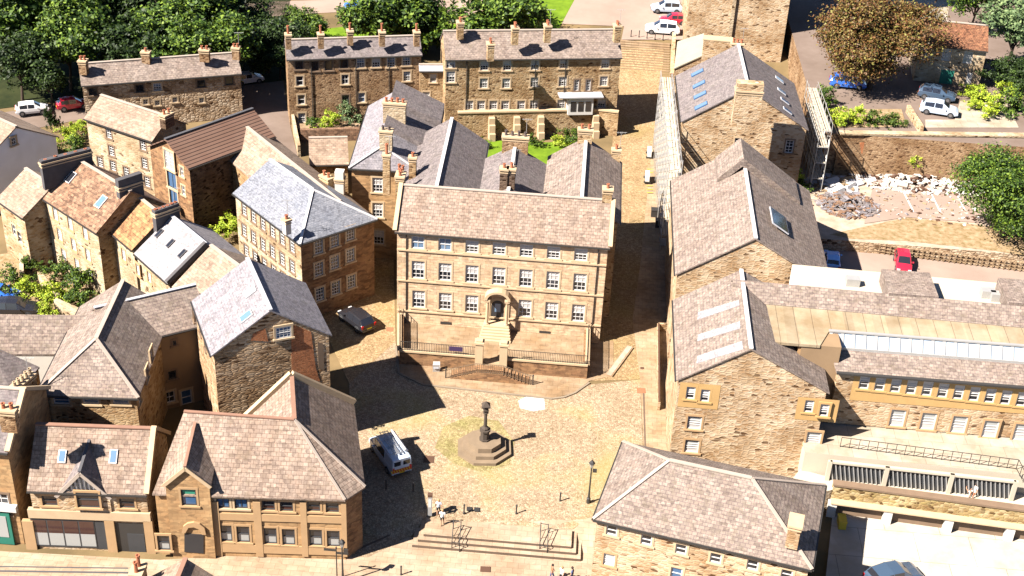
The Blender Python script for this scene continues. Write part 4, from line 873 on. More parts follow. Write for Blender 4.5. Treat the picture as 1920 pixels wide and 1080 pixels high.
slab('garden_path',[(1500,880),(1556,895),(1925,915),(1990,925),(1990,975),(1563,918),(1530,925),(1480,905)],2.3,'concrete',3,side='stone_gold')
a,b=P(1563,908,3.0),P(1990,966,3.0); dd=(b-a).normalized(); nn=Vector((dd.y,-dd.x,0)); wl=thing('boundary_wall','mossy rubble stone garden wall above the white yard','wall',((a+b)/2-Vector((0,0,3))))
m=MB(); m.wall(a,b,-.8,[(0,2.9),(1,2.9)]); m.wall(a-nn*.5,b-nn*.5,1.5,[(0,2.9),(1,2.9)]); m.build('wall_face','stone_moss',wl)
m=MB(); m.bar(a-nn*.25+Vector((0,0,-.04)),b-nn*.25+Vector((0,0,-.04)),.7,.18); m.build('coping','dressed_dark',wl)
m=MB(); m.bar(a+nn*.35+Vector((0,0,-1.5)),b+nn*.35+Vector((0,0,-1.5)),.7,.12); m.build('ledge','dressed',wl)
m=MB(); m.poly([a+nn*.1-Vector((0,0,1.56)),b+nn*.1-Vector((0,0,1.56)),b+nn*.1-Vector((0,0,3.5)),a+nn*.1-Vector((0,0,3.5))]); m.build('plinth','dressed_dark',wl)  # dark stone colour stands in for the shade of the recess under the ledge
m=MB()
for t in(.01,.26,.53,.8): m.box(lerp(a,b,t)+nn*.35-Vector((0,0,2.5)),(.7,.5,2),math.atan2(dd.y,dd.x))
m.build('pier','concrete_white',wl)
yw=[P(1562,955,.08),P(1990,1010,.08),P(2050,1250,.08),P(1530,1250,.08)]
m=MB(); m.poly([Vector((p.x,p.y,.08)) for p in yw]); o=m.build('white_yard','white_ground'); o['kind']='structure'
# --- hipped building in front
Y=House('hipped_stone_house','low stone building with a big pink-brown hipped slate roof in the foreground right',(1112,973),(1523,1068),5.6,[(1255,865),(1410,895)],31,base=ZB,hip=(True,True),wall='stone_gold',roof='slate_pink',ridge='ridge_stone',cat='house')
y=Y.walls
for a in((1147,995),(1212,1013),(1277,1030),(1342,1047),(1411,1060),(1475,1078)): y.w(0,*a,.85,.95,'plain')
y.w(0,1142,1050,.9,1.2,'goldwhite'); y.w(0,1268,1076,.9,1.2,'plain_blue'); y.build(); chimney(Y.root,1493,975,8.6,.9,1.4,2.2,R_(-12),0,'stone_gold')
# --- house top right
DD=House('stone_villa','small two storey stone house with red-brown mossy roof beyond the beech tree',(1725,83),(1853,96),13.0,[(1717,38),(1852,45)],30,base=8.0,wall='stone_pale',roof='tile_red',cat='house',W=8)
r=DD.walls
for a in((1775,103),(1815,108),(1737,102)): r.w(0,*a,1.1,1.6,'pale')
r.build(); wbox(r,0,1808,137,1824,163,'door','door_white',DD.root,.04,.08); wbox(r,0,1757,133,1790,168,'garage_door','paint_green',DD.root,.02,.08)
# ================================================================ EAST SIDE LEVELS
cp=slab('rear_car_park',[(1500,520),(1560,425),(1995,470),(1995,600),(1500,560)],1.5,'asphalt_pink',4)
UY=P(1575,330,2.8)
slab('demolition_ground',[(33,P(1600,452,2.8).y),(110,P(1900,480,2.8).y),(110,60),(33,60)],2.8,'earth',4,px=False,side='stone_rough')
bk=sheet('grass_bank',[(1555,440),(1600,430),(1700,408),(1860,425),(1995,470),(1995,490),(1860,470),(1700,452),(1597,448)],'rough_grass',.03,flat=2.8)
sheet('old_car_park',[(1640,335),(1830,330),(1860,420),(1700,408),(1620,420)],'asphalt_pink',.06,flat=2.8)
for a in((1697,372),(1748,374),(1797,376)):
    p=P(*a,2.8); sheet('parking_line',[(a[0]-6,a[1]-14),(a[0]-3,a[1]-14),(a[0]+17,a[1]+26),(a[0]+14,a[1]+26)],'paint_white',.09,flat=2.8)
a,b=P(1598,462,1.9),P(1995,512,1.9); wl=thing('car_park_wall','low mossy retaining wall with post and rail fence behind the parked cars','wall',((a+b)/2))
m=MB(); n_=Vector((0,1,0)); 
m.wall(a,b,.5,[(0,2.8),(1,2.8)]); m.build('wall_face','stone_rough',wl)
m=MB()
for i in range(40):
    p=lerp(a,b,i/39)-n_*.2; m.box(Vector((p.x,p.y,2.1)),(.08,.08,1.3))
for z in(1.85,2.2,2.6): m.bar(Vector((a.x,a.y-.25,z)),Vector((b.x,b.y-.25,z)),.05,.05)
m.build('fence','timber',wl)
a,b=P(1575,252,8.1),P(1990,258,8.1); yw_=a.y
uw=thing('high_retaining_wall','tall weathered rubble retaining wall with a brick patch above the demolition site','wall',((a+b)/2-Vector((0,0,5))))
W8=Walls(uw,[(a.x,a.y),(b.x,b.y),(b.x,b.y+1),(a.x,a.y+1)],[8.1]*4,1,'stone_brown'); W8.build()
patch(W8,0,[(1612,268),(1645,262),(1648,285),(1615,288)],'brick_red',uw,'brick_patch'); patch(W8,0,[(1742,256),(1757,256),(1757,272),(1744,272)],'paint_dark',uw,'opening')
m=MB(); m.bar(a+Vector((0,.3,.1)),b+Vector((0,.3,.1)),1.0,.2); m.build('coping','stone_pale',uw)
m=MB(); m.prism([(34.5,a.y+.4),(130,a.y+.4),(130,200),(34.5,200)],1,8.0,0,1); o=m.build('upper_yard',['stone_brown','asphalt']); o['kind']='structure'
sheet('planting_strip',[(1560,240),(1700,238),(1690,205),(1560,205)],'rough_grass',.05,flat=8.0); sheet('terrace_paving',[(1735,240),(1910,240),(1890,195),(1800,190),(1790,225),(1735,225)],'pale_ground',.05,flat=8.0)
sheet('upper_drive',[(1640,-30),(1790,-30),(1770,60),(1700,60)],'pale_ground',.05,flat=8.0)
a,b=P(1702,205,8.4),P(1728,245,8.4); m=MB(); m.bar(a,b,.4,1.2); tag(m.build('garden_wall','stone_gold'),'short pale garden wall running down between the planting and the silver car','wall')
def rubble_pile(name,label,px,py,z,rx,ry,n,mats,h=.8,seed=1,sz=(.3,1.1),flat=False):
    rr=random.Random(seed); c=P(px,py,z); m=MB()
    for i in range(n):
        a=rr.uniform(0,6.28); r=math.sqrt(rr.random()); x=c.x+rx*r*math.cos(a); y=c.y+ry*r*math.sin(a); hz=h*(1-r)*rr.uniform(.3,1)
        M=Matrix.Rotation(rr.uniform(0,3),3,'Z')@Matrix.Rotation(rr.uniform(-.5,.5),3,'X'); s=rr.uniform(*sz)
        m.box((x,y,z+hz+.05),(s,s*rr.uniform(.1,.9),s*rr.uniform(.08,.3)),m=rr.randrange(len(mats)),mat=M)
    return tag(m.build(name,mats),label,'rubble',kind='stuff')
rubble_pile('building_rubble','jumbled pale slabs and boards dumped below the high retaining wall',1730,345,2.8,9,2.8,520,['lead_white','render_white','ridge_stone','iron_rust'],1.0,3)
rubble_pile('slate_heap','grey heap of broken slates lying in the shade by the scaffold',1590,385,2.8,3.5,3.4,420,['slate_mauve','slate_grey','slate_brown'],.8,4,(.25,.8))
rubble_pile('scattered_debris','small debris strewn over the demolition ground',1690,375,2.8,13,6,420,['lead_white','timber','iron_rust','slate_grey','ridge_stone'],.15,8,(.12,.5))
rubble_pile('timber_heap','boards and planks lying in front of the slate heap',1565,345,2.8,2.6,2,50,['timber','lead_white','lead'],.6,5,(.8,2.2))
# ================================================================ STREET END STEPS, WALLS
m=MB()
for i in range(14):
    y=83.2+i*.42; z=2.0+.2*(i+1); m.box((14.4,y+2,z-1.5),(7.0,4.0+.3,3.0)) if 0 else m.box((14.4,y+.25,z-1),(7.0,.52,2.0))
st=m.build('broad_steps','flags'); tag(st,'broad flight of stone steps climbing from the street to the car park','steps')
m=MB(); m.bar((18.2,82,2.6),(18.4,90,5.6),.5,1.4); tag(m.build('side_wall','stone_gold'),'sloping stone side wall right of the broad steps','wall')
def bollard(px,py,z,label,group=None,h=.95,r=.06,mat='iron'):
    p=P(px,py,z); m=MB(); m.lathe((p.x,p.y,z),[(r*1.5,-.1),(r*1.5,.1),(r,.14),(r,h-.16),(r*1.35,h-.14),(r*1.35,h-.06),(r*.8,h),(.005,h+.03)],10); o=m.build('bollard',mat); return tag(o,label,'bollard',group)
for i,(x,y_) in enumerate(((1183,68),(1198,69),(1213,71),(1228,73),(1243,74))):
    bollard(x,y_,5.0,['leftmost iron bollard at the top of the broad steps','second iron bollard from the left at the top of the broad steps','middle iron bollard at the top of the broad steps','fourth iron bollard from the left at the top of the broad steps','rightmost iron bollard at the top of the broad steps, by the white van'][i],'bollards at the head of the steps')
p=P(1577,985,.1); gb=thing('grit_bin','yellow grit bin in the shade at the left side of the white yard','bin',p); m=MB(); m.box(p+Vector((0,0,.35)),(.6,1.1,.7)); m.build('body','yellow_paint',gb); m=MB(); m.box(p+Vector((0,0,.75)),(.66,1.16,.1)); m.build('lid','yellow_paint',gb)
bollard(870,962,0,'iron bollard standing beside two square drain covers at the edge of the cobbles','bollards round the square')
bollard(968,963,0,'iron bollard between the two handrails at the edge of the cobbles','bollards round the square')
bollard(1050,940,0,'iron bollard nearest the lamp post on the right of the square','bollards round the square')
bollard(724,917,0,'iron bollard in the shade behind the parked van','bollards round the square'); bollard(775,922,0,'iron bollard at the shadow edge behind the van','bollards round the square')
bollard(752,1078,-.7,'iron bollard on the road paving at the bottom edge','bollards round the square')
# buttressed wall
a,b=P(858,213,4.2),P(1118,207,4.2); bw=thing('buttressed_wall','long high garden wall with stepped stone buttresses in front of the back terrace','wall',((a+b)/2-Vector((0,0,3.5))))
m=MB(); m.wall(a,b,0,[(0,4.2),(1,4.2)]); e=P(1160,212,4.2); m.wall(b,e,0,[(0,4.2),(1,4.2)]); m.poly([a,b,b+Vector((0,1,0)),a+Vector((0,1,0))]); m.build('wall_face','stone_tan',bw)
m=MB(); m.bar(a+Vector((0,.2,.1)),b+Vector((0,.2,.1)),.6,.2); m.bar(b+Vector((0,.2,.1)),e+Vector((0,.2,.1)),.6,.2); m.build('coping','dressed',bw)
dd=(b-a).normalized(); nn=Vector((dd.y,-dd.x,0))
for px in(921,968,1013,1117):
    t=(px-858)/(1118-858); p=lerp(a,b,t); m=MB(); 
    for k_,(z0,z1,dp) in enumerate(((0,1.9,1.5),(1.9,2.9,1.1),(2.9,3.7,.7))): m.box((p.x+nn.x*dp/2,p.y+nn.y*dp/2,(z0+z1)/2),(.75,dp,z1-z0),math.atan2(dd.y,dd.x))
    m.build('buttress','dressed',bw)
m=MB(); c=[a,b,e,e+Vector((0,9,0)),a+Vector((0,9,0))]; m.prism([(p.x,p.y+.35) for p in c],0,3.6); o=m.build('terrace_garden','flags'); o['kind']='structure'
m=MB(); a,b=P(563,243,2.4),P(674,240,2.4); m.bar(a-Vector((0,0,.8)),b-Vector((0,0,.8)),.5,1.7); tag(m.build('yard_wall','slate_brown'),'low wall of thin brown stone courses at the back of the small outbuilding','wall')
m=MB(); m.bar(P(547,215,1.6),P(561,285,1.4),.35,1.8); tag(m.build('yard_wall','stone_pale'),'narrow pale wall running from the terrace down to the yard','wall')
m=MB(); m.prism([tuple(P(*p,1.9).xy) for p in((548,232),(676,230),(673,241),(563,244))],0,1.9); o=m.build('raised_yard','flags'); o['kind']='structure'
# ================================================================ SQUARE FURNITURE
c=P(908,843,0); CX,CY=c.x,c.y
mc=thing('market_cross','dark stone market cross on a stepped octagonal base in the middle of the square','monument',(CX,CY,0))
def octo(r,rot=R_(22.5+6)): return [(CX+r*math.cos(rot+i*math.pi/4),CY+r*math.sin(rot+i*math.pi/4)) for i in range(8)]
for r,z0,z1 in((2.5,-.1,.32),(2.0,.32,.68),(1.5,.68,1.15)):
    m=MB(); m.prism(octo(r),z0,z1); m.build('step','cross_step',mc)
m=MB(); m.prism(octo(.5),1.15,1.3); m.prism(octo(.4),1.3,2.1); m.prism(octo(.5),2.1,2.25); m.build('pedestal','cross_dark',mc)
m=MB(); m.lathe((CX,CY,0),[(.34,2.25),(.34,2.4),(.16,2.55),(.13,3.9),(.24,3.95),(.24,4.08)],8); m.build('shaft','cross_dark',mc)
m=MB(); m.box((CX,CY,4.42),(.32,.32,.66),R_(10)); m.box((CX,CY,4.55),(.75,.16,.16),R_(10)); m.box((CX,CY,4.3),(.46,.46,.08),R_(10)); s_=.36
ap=Vector((CX,CY,5.2)); cs=[Vector((CX,CY,4.78))+Matrix.Rotation(R_(10),3,'Z')@Vector((x*s_,y*s_,0)) for x,y in((-1,-1),(1,-1),(1,1),(-1,1))]
for i in range(4): m.poly([cs[i],cs[(i+1)%4],ap])
m.poly(cs); m.build('cross_head','cross_dark',mc)
m=MB()
xa=P(795,997,0).x; xb=P(1072,1008,0).x; y0=P(930,1001,0).y
for i in range(3):
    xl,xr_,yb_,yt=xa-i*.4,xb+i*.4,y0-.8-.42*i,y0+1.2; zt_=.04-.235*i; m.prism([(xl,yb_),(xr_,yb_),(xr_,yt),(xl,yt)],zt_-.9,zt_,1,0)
sq=m.build('shallow_steps',['paving','riser']); tag(sq,'three shallow stone steps between the cobbled square and the road','steps')  # riser faces coloured dark to stand in for shade under the nosings
m=MB(); m.box(((xa+xb)/2,y0+.2,.02),(xb-xa,.1,.05)); 
def handrail(px0,px1,label):
    m=MB(); a=P(px0[0],px0[1],.0);b=P(px1[0],px1[1],-.7); w_=Vector((.62,-.12,0)); root=thing('handrail',label,'handrail',(a+b)/2,'black handrails on the shallow steps')
    for k_ in(0,1):
        m=MB(); o=w_*k_; A=a+o;B=b+o
        m.tube(A,A+Vector((0,0,1.0)),.035); m.tube(B,B+Vector((0,0,1.0)),.035); M_=(A+B)/2; m.tube(M_,M_+Vector((0,0,1)),.025)
        m.tube(A+Vector((0,0,1)),B+Vector((0,0,1)),.035); m.tube(A+Vector((0,0,.55)),B+Vector((0,0,.55)),.02); m.build('rail','iron',root)
    m=MB()
    for t in(0,1): p=lerp(a,b,t); m.tube(p+Vector((0,0,.9)),p+w_+Vector((0,0,.9)),.03)
    m.build('crossbar','iron',root)
handrail((850,992),(847,1032),'left black handrail on the shallow steps'); handrail((1013,997),(1011,1038),'right black handrail on the shallow steps')
def lamp(px,py,z,h,label,group='street lamps',lit=False):
    p=P(px,py,z); t=thing('street_lamp',label,'street lamp',(p.x,p.y,z),group); q=Vector((p.x,p.y,z))
    m=MB(); m.lathe(q,[(.17,0),(.17,.5),(.1,.6),(.075,1.2),(.055,h-.7),(.09,h-.66),(.05,h-.6)],10); m.build('post','iron',t)
    m=MB(); m.lathe(q,[(.06,h-.6),(.12,h-.55),(.24,h-.15)],6); m.build('lantern','glass_pale',t)
    m=MB(); m.lathe(q,[(.28,h-.15),(.2,h-.02),(.06,h+.12),(.03,h+.22)],6); m.build('lantern_cap','iron',t)
    m=MB(); m.box(q+Vector((.28,0,h-.9)),(.34,.2,.26)); m.build('fitting','iron',t)
    return t
lamp(1103,943,0,4.35,'black street lamp on the right side of the square beside the hipped stone house')
lamp(643,1092,-.7,4.2,'black street lamp in front of the corner building at the bottom edge')
t=thing('finger_post','black two-armed sign post in front of the corner building','sign',P(632,1085,-.7)); p=t.location.copy(); m=MB(); m.lathe(p,[(.09,0),(.05,.3),(.045,3.1),(.08,3.15),(.02,3.3)],8); m.build('post','iron',t)
for s,z in((-1,2.9),(1,2.65)):
    m=MB(); m.box(p+Vector((s*.5,0,z)),(.9,.05,.2)); m.build('arm','iron',t)
# info totem, A-board, bin, plates
p=P(806,965,0); m=MB(); m.box((p.x,p.y,1.0),(.34,.3,2.0),.1); tt=m.build('information_post','metal_pale'); tag(tt,'slim pale information post with a dark top beside the two walkers','sign'); m=MB(); m.box((p.x,p.y,2.08),(.4,.36,.2),.1); m.build('cap','iron_rust',tt)
m=MB(); m.box((p.x,p.y-.16,1.3),(.24,.02,.8),.1); m.build('panel','paint_white',tt)
p=P(818,697,0); ab=thing('a_board','white folding display board below the terrace wall','sign',p)
for s in(-1,1):
    m=MB(); M_=Matrix.Rotation(R_(8),3,'Z')@Matrix.Rotation(s*R_(12),3,'X'); m.box(p+Vector((0,-s*.16,.5)),(.65,.04,1.0),mat=M_); m.build('panel','paint_white',ab)
m=MB(); m.box(p+Vector((0,-.215,.68)),(.5,.02,.34),mat=Matrix.Rotation(R_(8),3,'Z')@Matrix.Rotation(R_(-12),3,'X')); m.build('notice','lead',ab)
def plate(px,py,z,w_,d_,label,mat='iron_rust',off=.05):
    p=P(px,py,z); m=MB(); m.box((p.x,p.y,z+off),(w_,d_,.03),.05); tag(m.build('drain_cover',mat),label,'cover')
plate(804,862,0,.9,.9,'rusty square cover in the cobbles right of the van'); plate(880,955,0,.45,.5,'left of two small dark covers by the bollard','iron'); plate(894,956,0,.45,.5,'right of two small dark covers by the bollard','iron')
plate(731,618,0,.7,.7,'orange-brown cover in the yellowish setts left of the terrace','terracotta'); plate(910,1068,-.7,.8,.6,'brown cover in the road paving at the bottom'); plate(1202,733,0,.8,.8,'orange cover on the paved footway','terracotta'); plate(1204,691,0,.35,.35,'tiny dark cover on the street setts')
m=MB(); a,b=P(1181,652,0),P(1141,706,0); m.bar(a+Vector((0,0,.08)),b+Vector((0,0,.08)),.75,.2); tr=tag(m.build('stone_trough','flags'),'low oblong stone planting bed beside the street','planter')
m=MB(); m.bar(a+Vector((0,0,.19)),b+Vector((0,0,.19)),.5,.03); m.build('soil','earth',tr)
sheet('mossy_cobbles',[(832,800),(880,780),(935,790),(965,830),(955,872),(900,885),(850,870),(815,840)],'moss_cobbles',.045)
sheet('pale_patch',[(972,752),(990,743),(1020,745),(1022,768),(1000,772),(975,766)],'lead_white',.05)
kp=[(742,650),(748,700),(795,722),(915,735),(1035,748),(1058,745),(1078,737),(1105,718)]; m=MB()
for p0,p1 in zip(kp,kp[1:]): m.bar(P(*p0,.06),P(*p1,.06),.2,.16)
o=m.build('kerb','kerb_stone'); o['kind']='structure'
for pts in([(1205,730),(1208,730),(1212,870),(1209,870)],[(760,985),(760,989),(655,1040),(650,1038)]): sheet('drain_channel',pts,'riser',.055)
# area railing and low wall along the hall
a,b=P(1234,770,0),P(1233,622,0); lw=thing('area_wall','low stone wall with dark top along the hall side of the footway','wall',(a+b)/2)
m=MB(); m.bar(a+Vector((0,0,.35)),b+Vector((0,0,.35)),.25,1.3); m.bar(b+Vector((0,0,.35)),b+Vector((1.6,.2,.35)),.25,1.3); m.build('wall_face','stone_gold',lw); m=MB(); m.bar(a+Vector((0,0,1.02)),b+Vector((0,0,1.02)),.16,.08); m.build('rail','iron_rust',lw)
for (x,y_,z,mt,lb) in((1228,408,.35,'iron','dark wheeled bin by the long house in the shaded street, farther'),(1236,428,.3,'paint_dark','dark wheeled bin by the long house in the shaded street, nearer')):
    p=P(x,y_,z); bn=thing('wheeled_bin',lb,'bin',p,'bins in the shaded street'); m=MB(); m.box(p+Vector((0,0,.55)),(1.0,.8,.95)); m.build('body',mt,bn); m=MB(); m.box(p+Vector((0,0,1.08)),(1.06,.86,.1)); m.build('lid','iron',bn)
p=P(1243,464,.2); m=MB(); m.box(p+Vector((0,0,.6)),(.8,.08,1.0)); tag(m.build('notice_board','paint_white'),'white notice board at the foot of the long house','sign')
for x,y_,lb in((1217,292,'white site barrier on the street by the scaffolding, farther one'),(1213,338,'white site barrier on the street by the scaffolding, nearer one')):
    p=P(x,y_,.9); br=thing('site_barrier',lb,'barrier',p,'site barriers'); m=MB(); m.box(p+Vector((0,0,.55)),(.5,1.6,.8)); m.build('panel','paint_white',br); m=MB(); m.box(p+Vector((0,-.7,.1)),(.8,.2,.2)); m.box(p+Vector((0,.7,.1)),(.8,.2,.2)); m.build('foot','iron',br)
m=MB()
for y_ in(318,324,356,362,349): a,b=P(1213,y_,.75),P(1224,y_,.75); m.bar(a+Vector((0,0,.06)),b+Vector((0,0,.06)),.12,.02)
o=m.build('yellow_marking','yellow_paint'); o['kind']='structure'
# ================================================================ SCAFFOLD
def scaffold(name,label,p0,p1,wd,z0,z1,lift,seed,net=True):
    a=Vector((p0[0],p0[1],0));b=Vector((p1[0],p1[1],0));d=(b-a);L=d.length;d/=L;n=Vector((d.y,-d.x,0)); rr=random.Random(seed)
    t=thing(name,label,'scaffolding',((a.x+b.x)/2,(a.y+b.y)/2,z0)); N_=int(L/1.9)+1; m=MB()
    for i in range(N_+1):
        for s in(0,1):
            q=a+d*(L*i/N_)+n*wd*s; m.tube(q+Vector((0,0,z0)),q+Vector((0,0,z1+rr.uniform(.4,1.4))),.045,n=5)
    m.build('standards','metal_pale',t); m=MB(); z=z0+lift; k_=0
    while z<=z1+.1:
        for s in(0,1): q=a+n*wd*s; m.tube(q+Vector((0,0,z)),q+d*L+Vector((0,0,z)),.04,n=5); m.tube(q+Vector((0,0,z+.9)),q+d*L+Vector((0,0,z+.9)),.035,n=5)
        for i in range(N_+1): q=a+d*(L*i/N_); m.tube(q+Vector((0,0,z)),q+n*wd+Vector((0,0,z)),.035,n=5)
        for i in range(0,N_,2): q=a+d*(L*i/N_)+n*wd; m.tube(q+Vector((0,0,z-lift)),q+d*(L/N_)+Vector((0,0,z)),.035,n=5)
        z+=lift;k_+=1
    m.build('ledgers','metal_pale',t)
    z=z0+lift; 
    while z<=z1+.1:
        m=MB()
        for j in range(4): m.box(a+d*L/2+n*(.15+wd*(j+.5)/4*.85)+Vector((0,0,z+.07)),(L,.2,.05),math.atan2(d.y,d.x))
        m.build('boards','timber_pale',t); z+=lift
    return t
plain('timber_pale',(.62,.54,.42),.8,var=.2)
s0=Sx.at(-12,-.2); s1=Sx.at(Sx.L+.6,-.2)
scaffold('scaffolding','dense pale scaffolding along the street side of the scaffolded house',(s0.x-1.6,s0.y),(s1.x-1.6,s1.y),1.35,.9,10.5,1.9,2)
s0=Sx.at(1.0,Sx.W+1.5); s1=Sx.at(Sx.L,Sx.W+1.5)
scaffold('scaffolding','scaffolding with ladders on the far east side of the scaffolded house',(s0.x,s0.y),(s1.x,s1.y),1.3,2.5,10.5,2.0,3)
# ================================================================ VEHICLES
def paint(name,c,rough=.25,metal=.0):
    m,nt,b,N,L=nmat(name); b.inputs['Base Color'].default_value=(*c,1); b.inputs['Roughness'].default_value=rough; b.inputs['Metallic'].default_value=metal; b.inputs['Coat Weight'].default_value=.6; b.inputs['Coat Roughness'].default_value=.08
for n_,c in(('car_white',(.5,.5,.5)),('car_red',(.28,.01,.025)),('car_black',(.012,.012,.015)),('car_silver',(.3,.36,.44)),('car_blue',(.02,.09,.35)),('car_pale_blue',(.15,.35,.7)),('car_dark',(.03,.05,.08))): paint(n_,c)
plain('tyre',(.015,.015,.016),.9); plain('rim',(.4,.4,.42),.3,metal=.7); plain('light_red',(.5,.01,.01),.3); plain('light_clear',(.8,.8,.8),.15); plain('plate_yellow',(.7,.5,.02),.5); plain('hi_red',(.55,.03,.03),.5)
PROF={ # x, belt, top, roof half-width factor
 'hatch':(4.0,1.75,[(-2.0,.62,.62,.86),(-1.93,.9,.92,.9),(-1.8,.95,1.08,.84),(-1.5,.95,1.42,.74),(-.5,.94,1.5,.74),(.35,.92,1.43,.73),(1.05,.9,.96,.84),(1.7,.76,.78,.86),(1.95,.62,.64,.8),(2.0,.5,.5,.75)]),
 'suv':(4.6,1.85,[(-2.3,.7,.7,.88),(-2.22,1.0,1.05,.9),(-2.1,1.03,1.2,.84),(-1.8,1.03,1.55,.75),(-.6,1.02,1.66,.76),(.4,1.0,1.6,.75),(1.15,.98,1.08,.86),(1.95,.88,.9,.88),(2.25,.7,.72,.82),(2.3,.55,.55,.78)]),
 'van':(5.2,1.98,[(-2.6,.9,.9,.9),(-2.58,1.1,1.9,.84),(-2.45,1.1,1.96,.86),(-1.0,1.1,2.0,.87),(.7,1.08,1.98,.86),(1.15,1.06,1.88,.8),(1.95,1.02,1.1,.84),(2.45,.85,.88,.85),(2.6,.55,.55,.8)])}
CARS={}
def car_proto(kind,color):
    k_=(kind,color)
    if k_ in CARS: return CARS[k_],False
    L,Wd,pr=PROF[kind]; hw=Wd/2; root=bpy.data.objects.new('parked_car' if kind!='van' else 'parked_van',None); COL.objects.link(root)
    rings=[]; 
    for x,bl,tp,f in pr:
        e=1-.10*abs(x/(L/2))**4; h=hw*e; zb=.28 if abs(x)<L/2-.12 else .38
        wr=hw*f*e if tp>bl+.03 else h*.93
        rings.append([Vector((x,s*q,z)) for s,q,z in((1,h*.95,zb),(1,h,.55 if bl>.58 else bl*.95),(1,h*.985,bl-.04),(1,h*.96,bl),(1,wr+ (.03 if tp>bl+.03 else 0),tp-.05 if tp>bl+.03 else bl+.01),(1,wr*.9,tp+.0))]+[Vector((x,0,tp+.03))]+[Vector((x,s*q,z)) for s,q,z in((-1,wr*.9,tp),(-1,wr+(.03 if tp>bl+.03 else 0),tp-.05 if tp>bl+.03 else bl+.01),(-1,h*.96,bl),(-1,h*.985,bl-.04),(-1,h,.55 if bl>.58 else bl*.95),(-1,h*.95,zb))])
    b=MB(); g=MB()
    for i,(A,B) in enumerate(zip(rings,rings[1:])):
        hi=[pr[i][2]-pr[i][1]>.2,pr[i+1][2]-pr[i+1][1]>.2]; n=len(A)
        for j in range(n-1):
            quad=[A[j],B[j],B[j+1],A[j+1]]; side=j in(3,8); topq=j in(5,6,4,7)
            gl_=False
            if side and all(hi) and not(kind=='van' and i<3): gl_=True
            if topq and hi[0]!=hi[1] and j in(5,6): gl_=not(kind=='van' and i<2)
            if topq and j in(5,6) and kind=='van' and i==5: gl_=True
            (g if gl_ else b).poly(quad,0,True)
        b.poly([A[0],A[-1],B[-1],B[0]])
    b.poly(rings[0][::-1]); b.poly(rings[-1])
    # pillars
    for i in range(len(pr)):
        if pr[i][2]-pr[i][1]>.2:
            for s in(3,8): b.bar(rings[i][s],rings[i][s+1],.07,.03,up=Vector((0,1,0)))
    b.build('body',color,root); g.build('windows','glass',root)
    for x in(-L*.31,L*.31):
        for s in(-1,1):
            m=MB(); c=Vector((x,s*(hw-.1),.33)); m.tube(c-Vector((0,.1,0)),c+Vector((0,.1,0)),.33,n=16); w_=m.build('wheel','tyre',root)
            m=MB(); m.tube(c+Vector((0,s*.09,0)),c+Vector((0,s*.12,0)),.2,n=10); m.build('rim','rim',w_)
            m=MB(); m.tube(c-Vector((0,s*.12,0)),c+Vector((0,s*.095,0)),.38,n=14); m.build('wheel_arch','paint_dark',w_)
    for s in(-1,1):
        m=MB(); m.box((L/2-.12,s*hw*.66,.62),(.22,.34,.14)); m.build('headlight','light_clear',root)
        m=MB(); m.box((-L/2+.06,s*hw*.78,.8 if kind!='van' else 1.0),(.12,.2,.3)); m.build('tail_light','light_red',root)
        m=MB(); m.box((L*.16+(.35 if kind=='van' else 0),s*(hw+.08),.98),(.12,.18,.14)); m.build('mirror',color,root)
    m=MB(); m.box((-L/2-.01,0,.55),(.03,.5,.11)); m.build('number_plate','plate_yellow',root)
    m=MB(); m.box((-L/2+.05,0,.42),(.16,Wd*.8,.14)); m.box((L/2-.05,0,.42),(.16,Wd*.8,.14)); m.build('bumper','paint_dark' if kind!='hatch' else color,root)
    CARS[k_]=root; return root,True
def car(kind,color,center,front,z,label,scale=1.0,name=None,group='parked cars'):
    r,new=car_proto(kind,color); o=r if new else copy_tree(r)
    c=P(*center,z); f=P(*front,z); d=f-c
    o.location=(c.x,c.y,z+.03); o.rotation_euler=(0,0,math.atan2(d.y,d.x)); o.scale=(scale,)*3; tag(o,label,'van' if kind=='van' else 'car',group)
    return o
van=car('van','car_silver',(731,862),(706,826),0,'silver-blue van with roof rack and yellow chevrons parked in the shade on the square',group=None)
van.pop('group',None); vl_=van.location.copy(); van.location=(0,0,0)
m=MB(); 
for x in(-1.9,-.9,.1,.9): m.box((x,0,2.13),(.06,1.7,.05))
for y_ in(-.8,.8): m.box((-.5,y_,2.13),(3.0,.05,.08))
rk=m.build('roof_rack','aluminium',van)
for y_ in(-.1,.3):
    m=MB()
    for s in(-.14,.14): m.box((-.5,y_+s,2.22),(3.4,.05,.07))
    for i in range(11): m.box((-2.1+i*.32,y_,2.22),(.04,.28,.04))
    m.build('ladder','aluminium',rk)
m=MB(); m.tube((-2.0,-.6,2.24),(1.0,-.6,2.24),.11,n=10); m.build('pipe_carrier','lead_white',rk)
m=MB()
for i in range(8):
    y_=-.8+i*.23; m.poly([(-2.63,y_,.62),(-2.63,y_+.11,.62),(-2.63,y_+.25,.95),(-2.63,y_+.14,.95)])
m.build('chevron','plate_yellow',van)
m=MB(); m.box((-2.61,0,.78),(.02,1.75,.36)); m.build('chevron_board','hi_red',van)
for s in(-1,1):
    m=MB(); m.box((-2.6,s*.42,1.5),(.03,.6,.42)); m.build('rear_window','glass',van)
van.location=vl_
car('hatch','car_black',(669,608),(648,592),.05,'black hatchback parked half in shade beside the terrace',1.08)
car('hatch','car_white',(61,212),(90,209),1.0,'small white hatchback parked below the wood at the far left')
car('hatch','car_red',(137,203),(165,199),1.0,'dark red hatchback beside the white one below the wood')
car('hatch','car_white',(466,155),(500,150),1.1,'white car parked at the right end of the long stone row')
car('suv','car_blue',(674,18),(640,20),2.5,'blue car on the road beyond the terraces, between the trees')
car('suv','car_silver',(1249,22),(1225,21),5.6,'silver car farthest in the top car park')
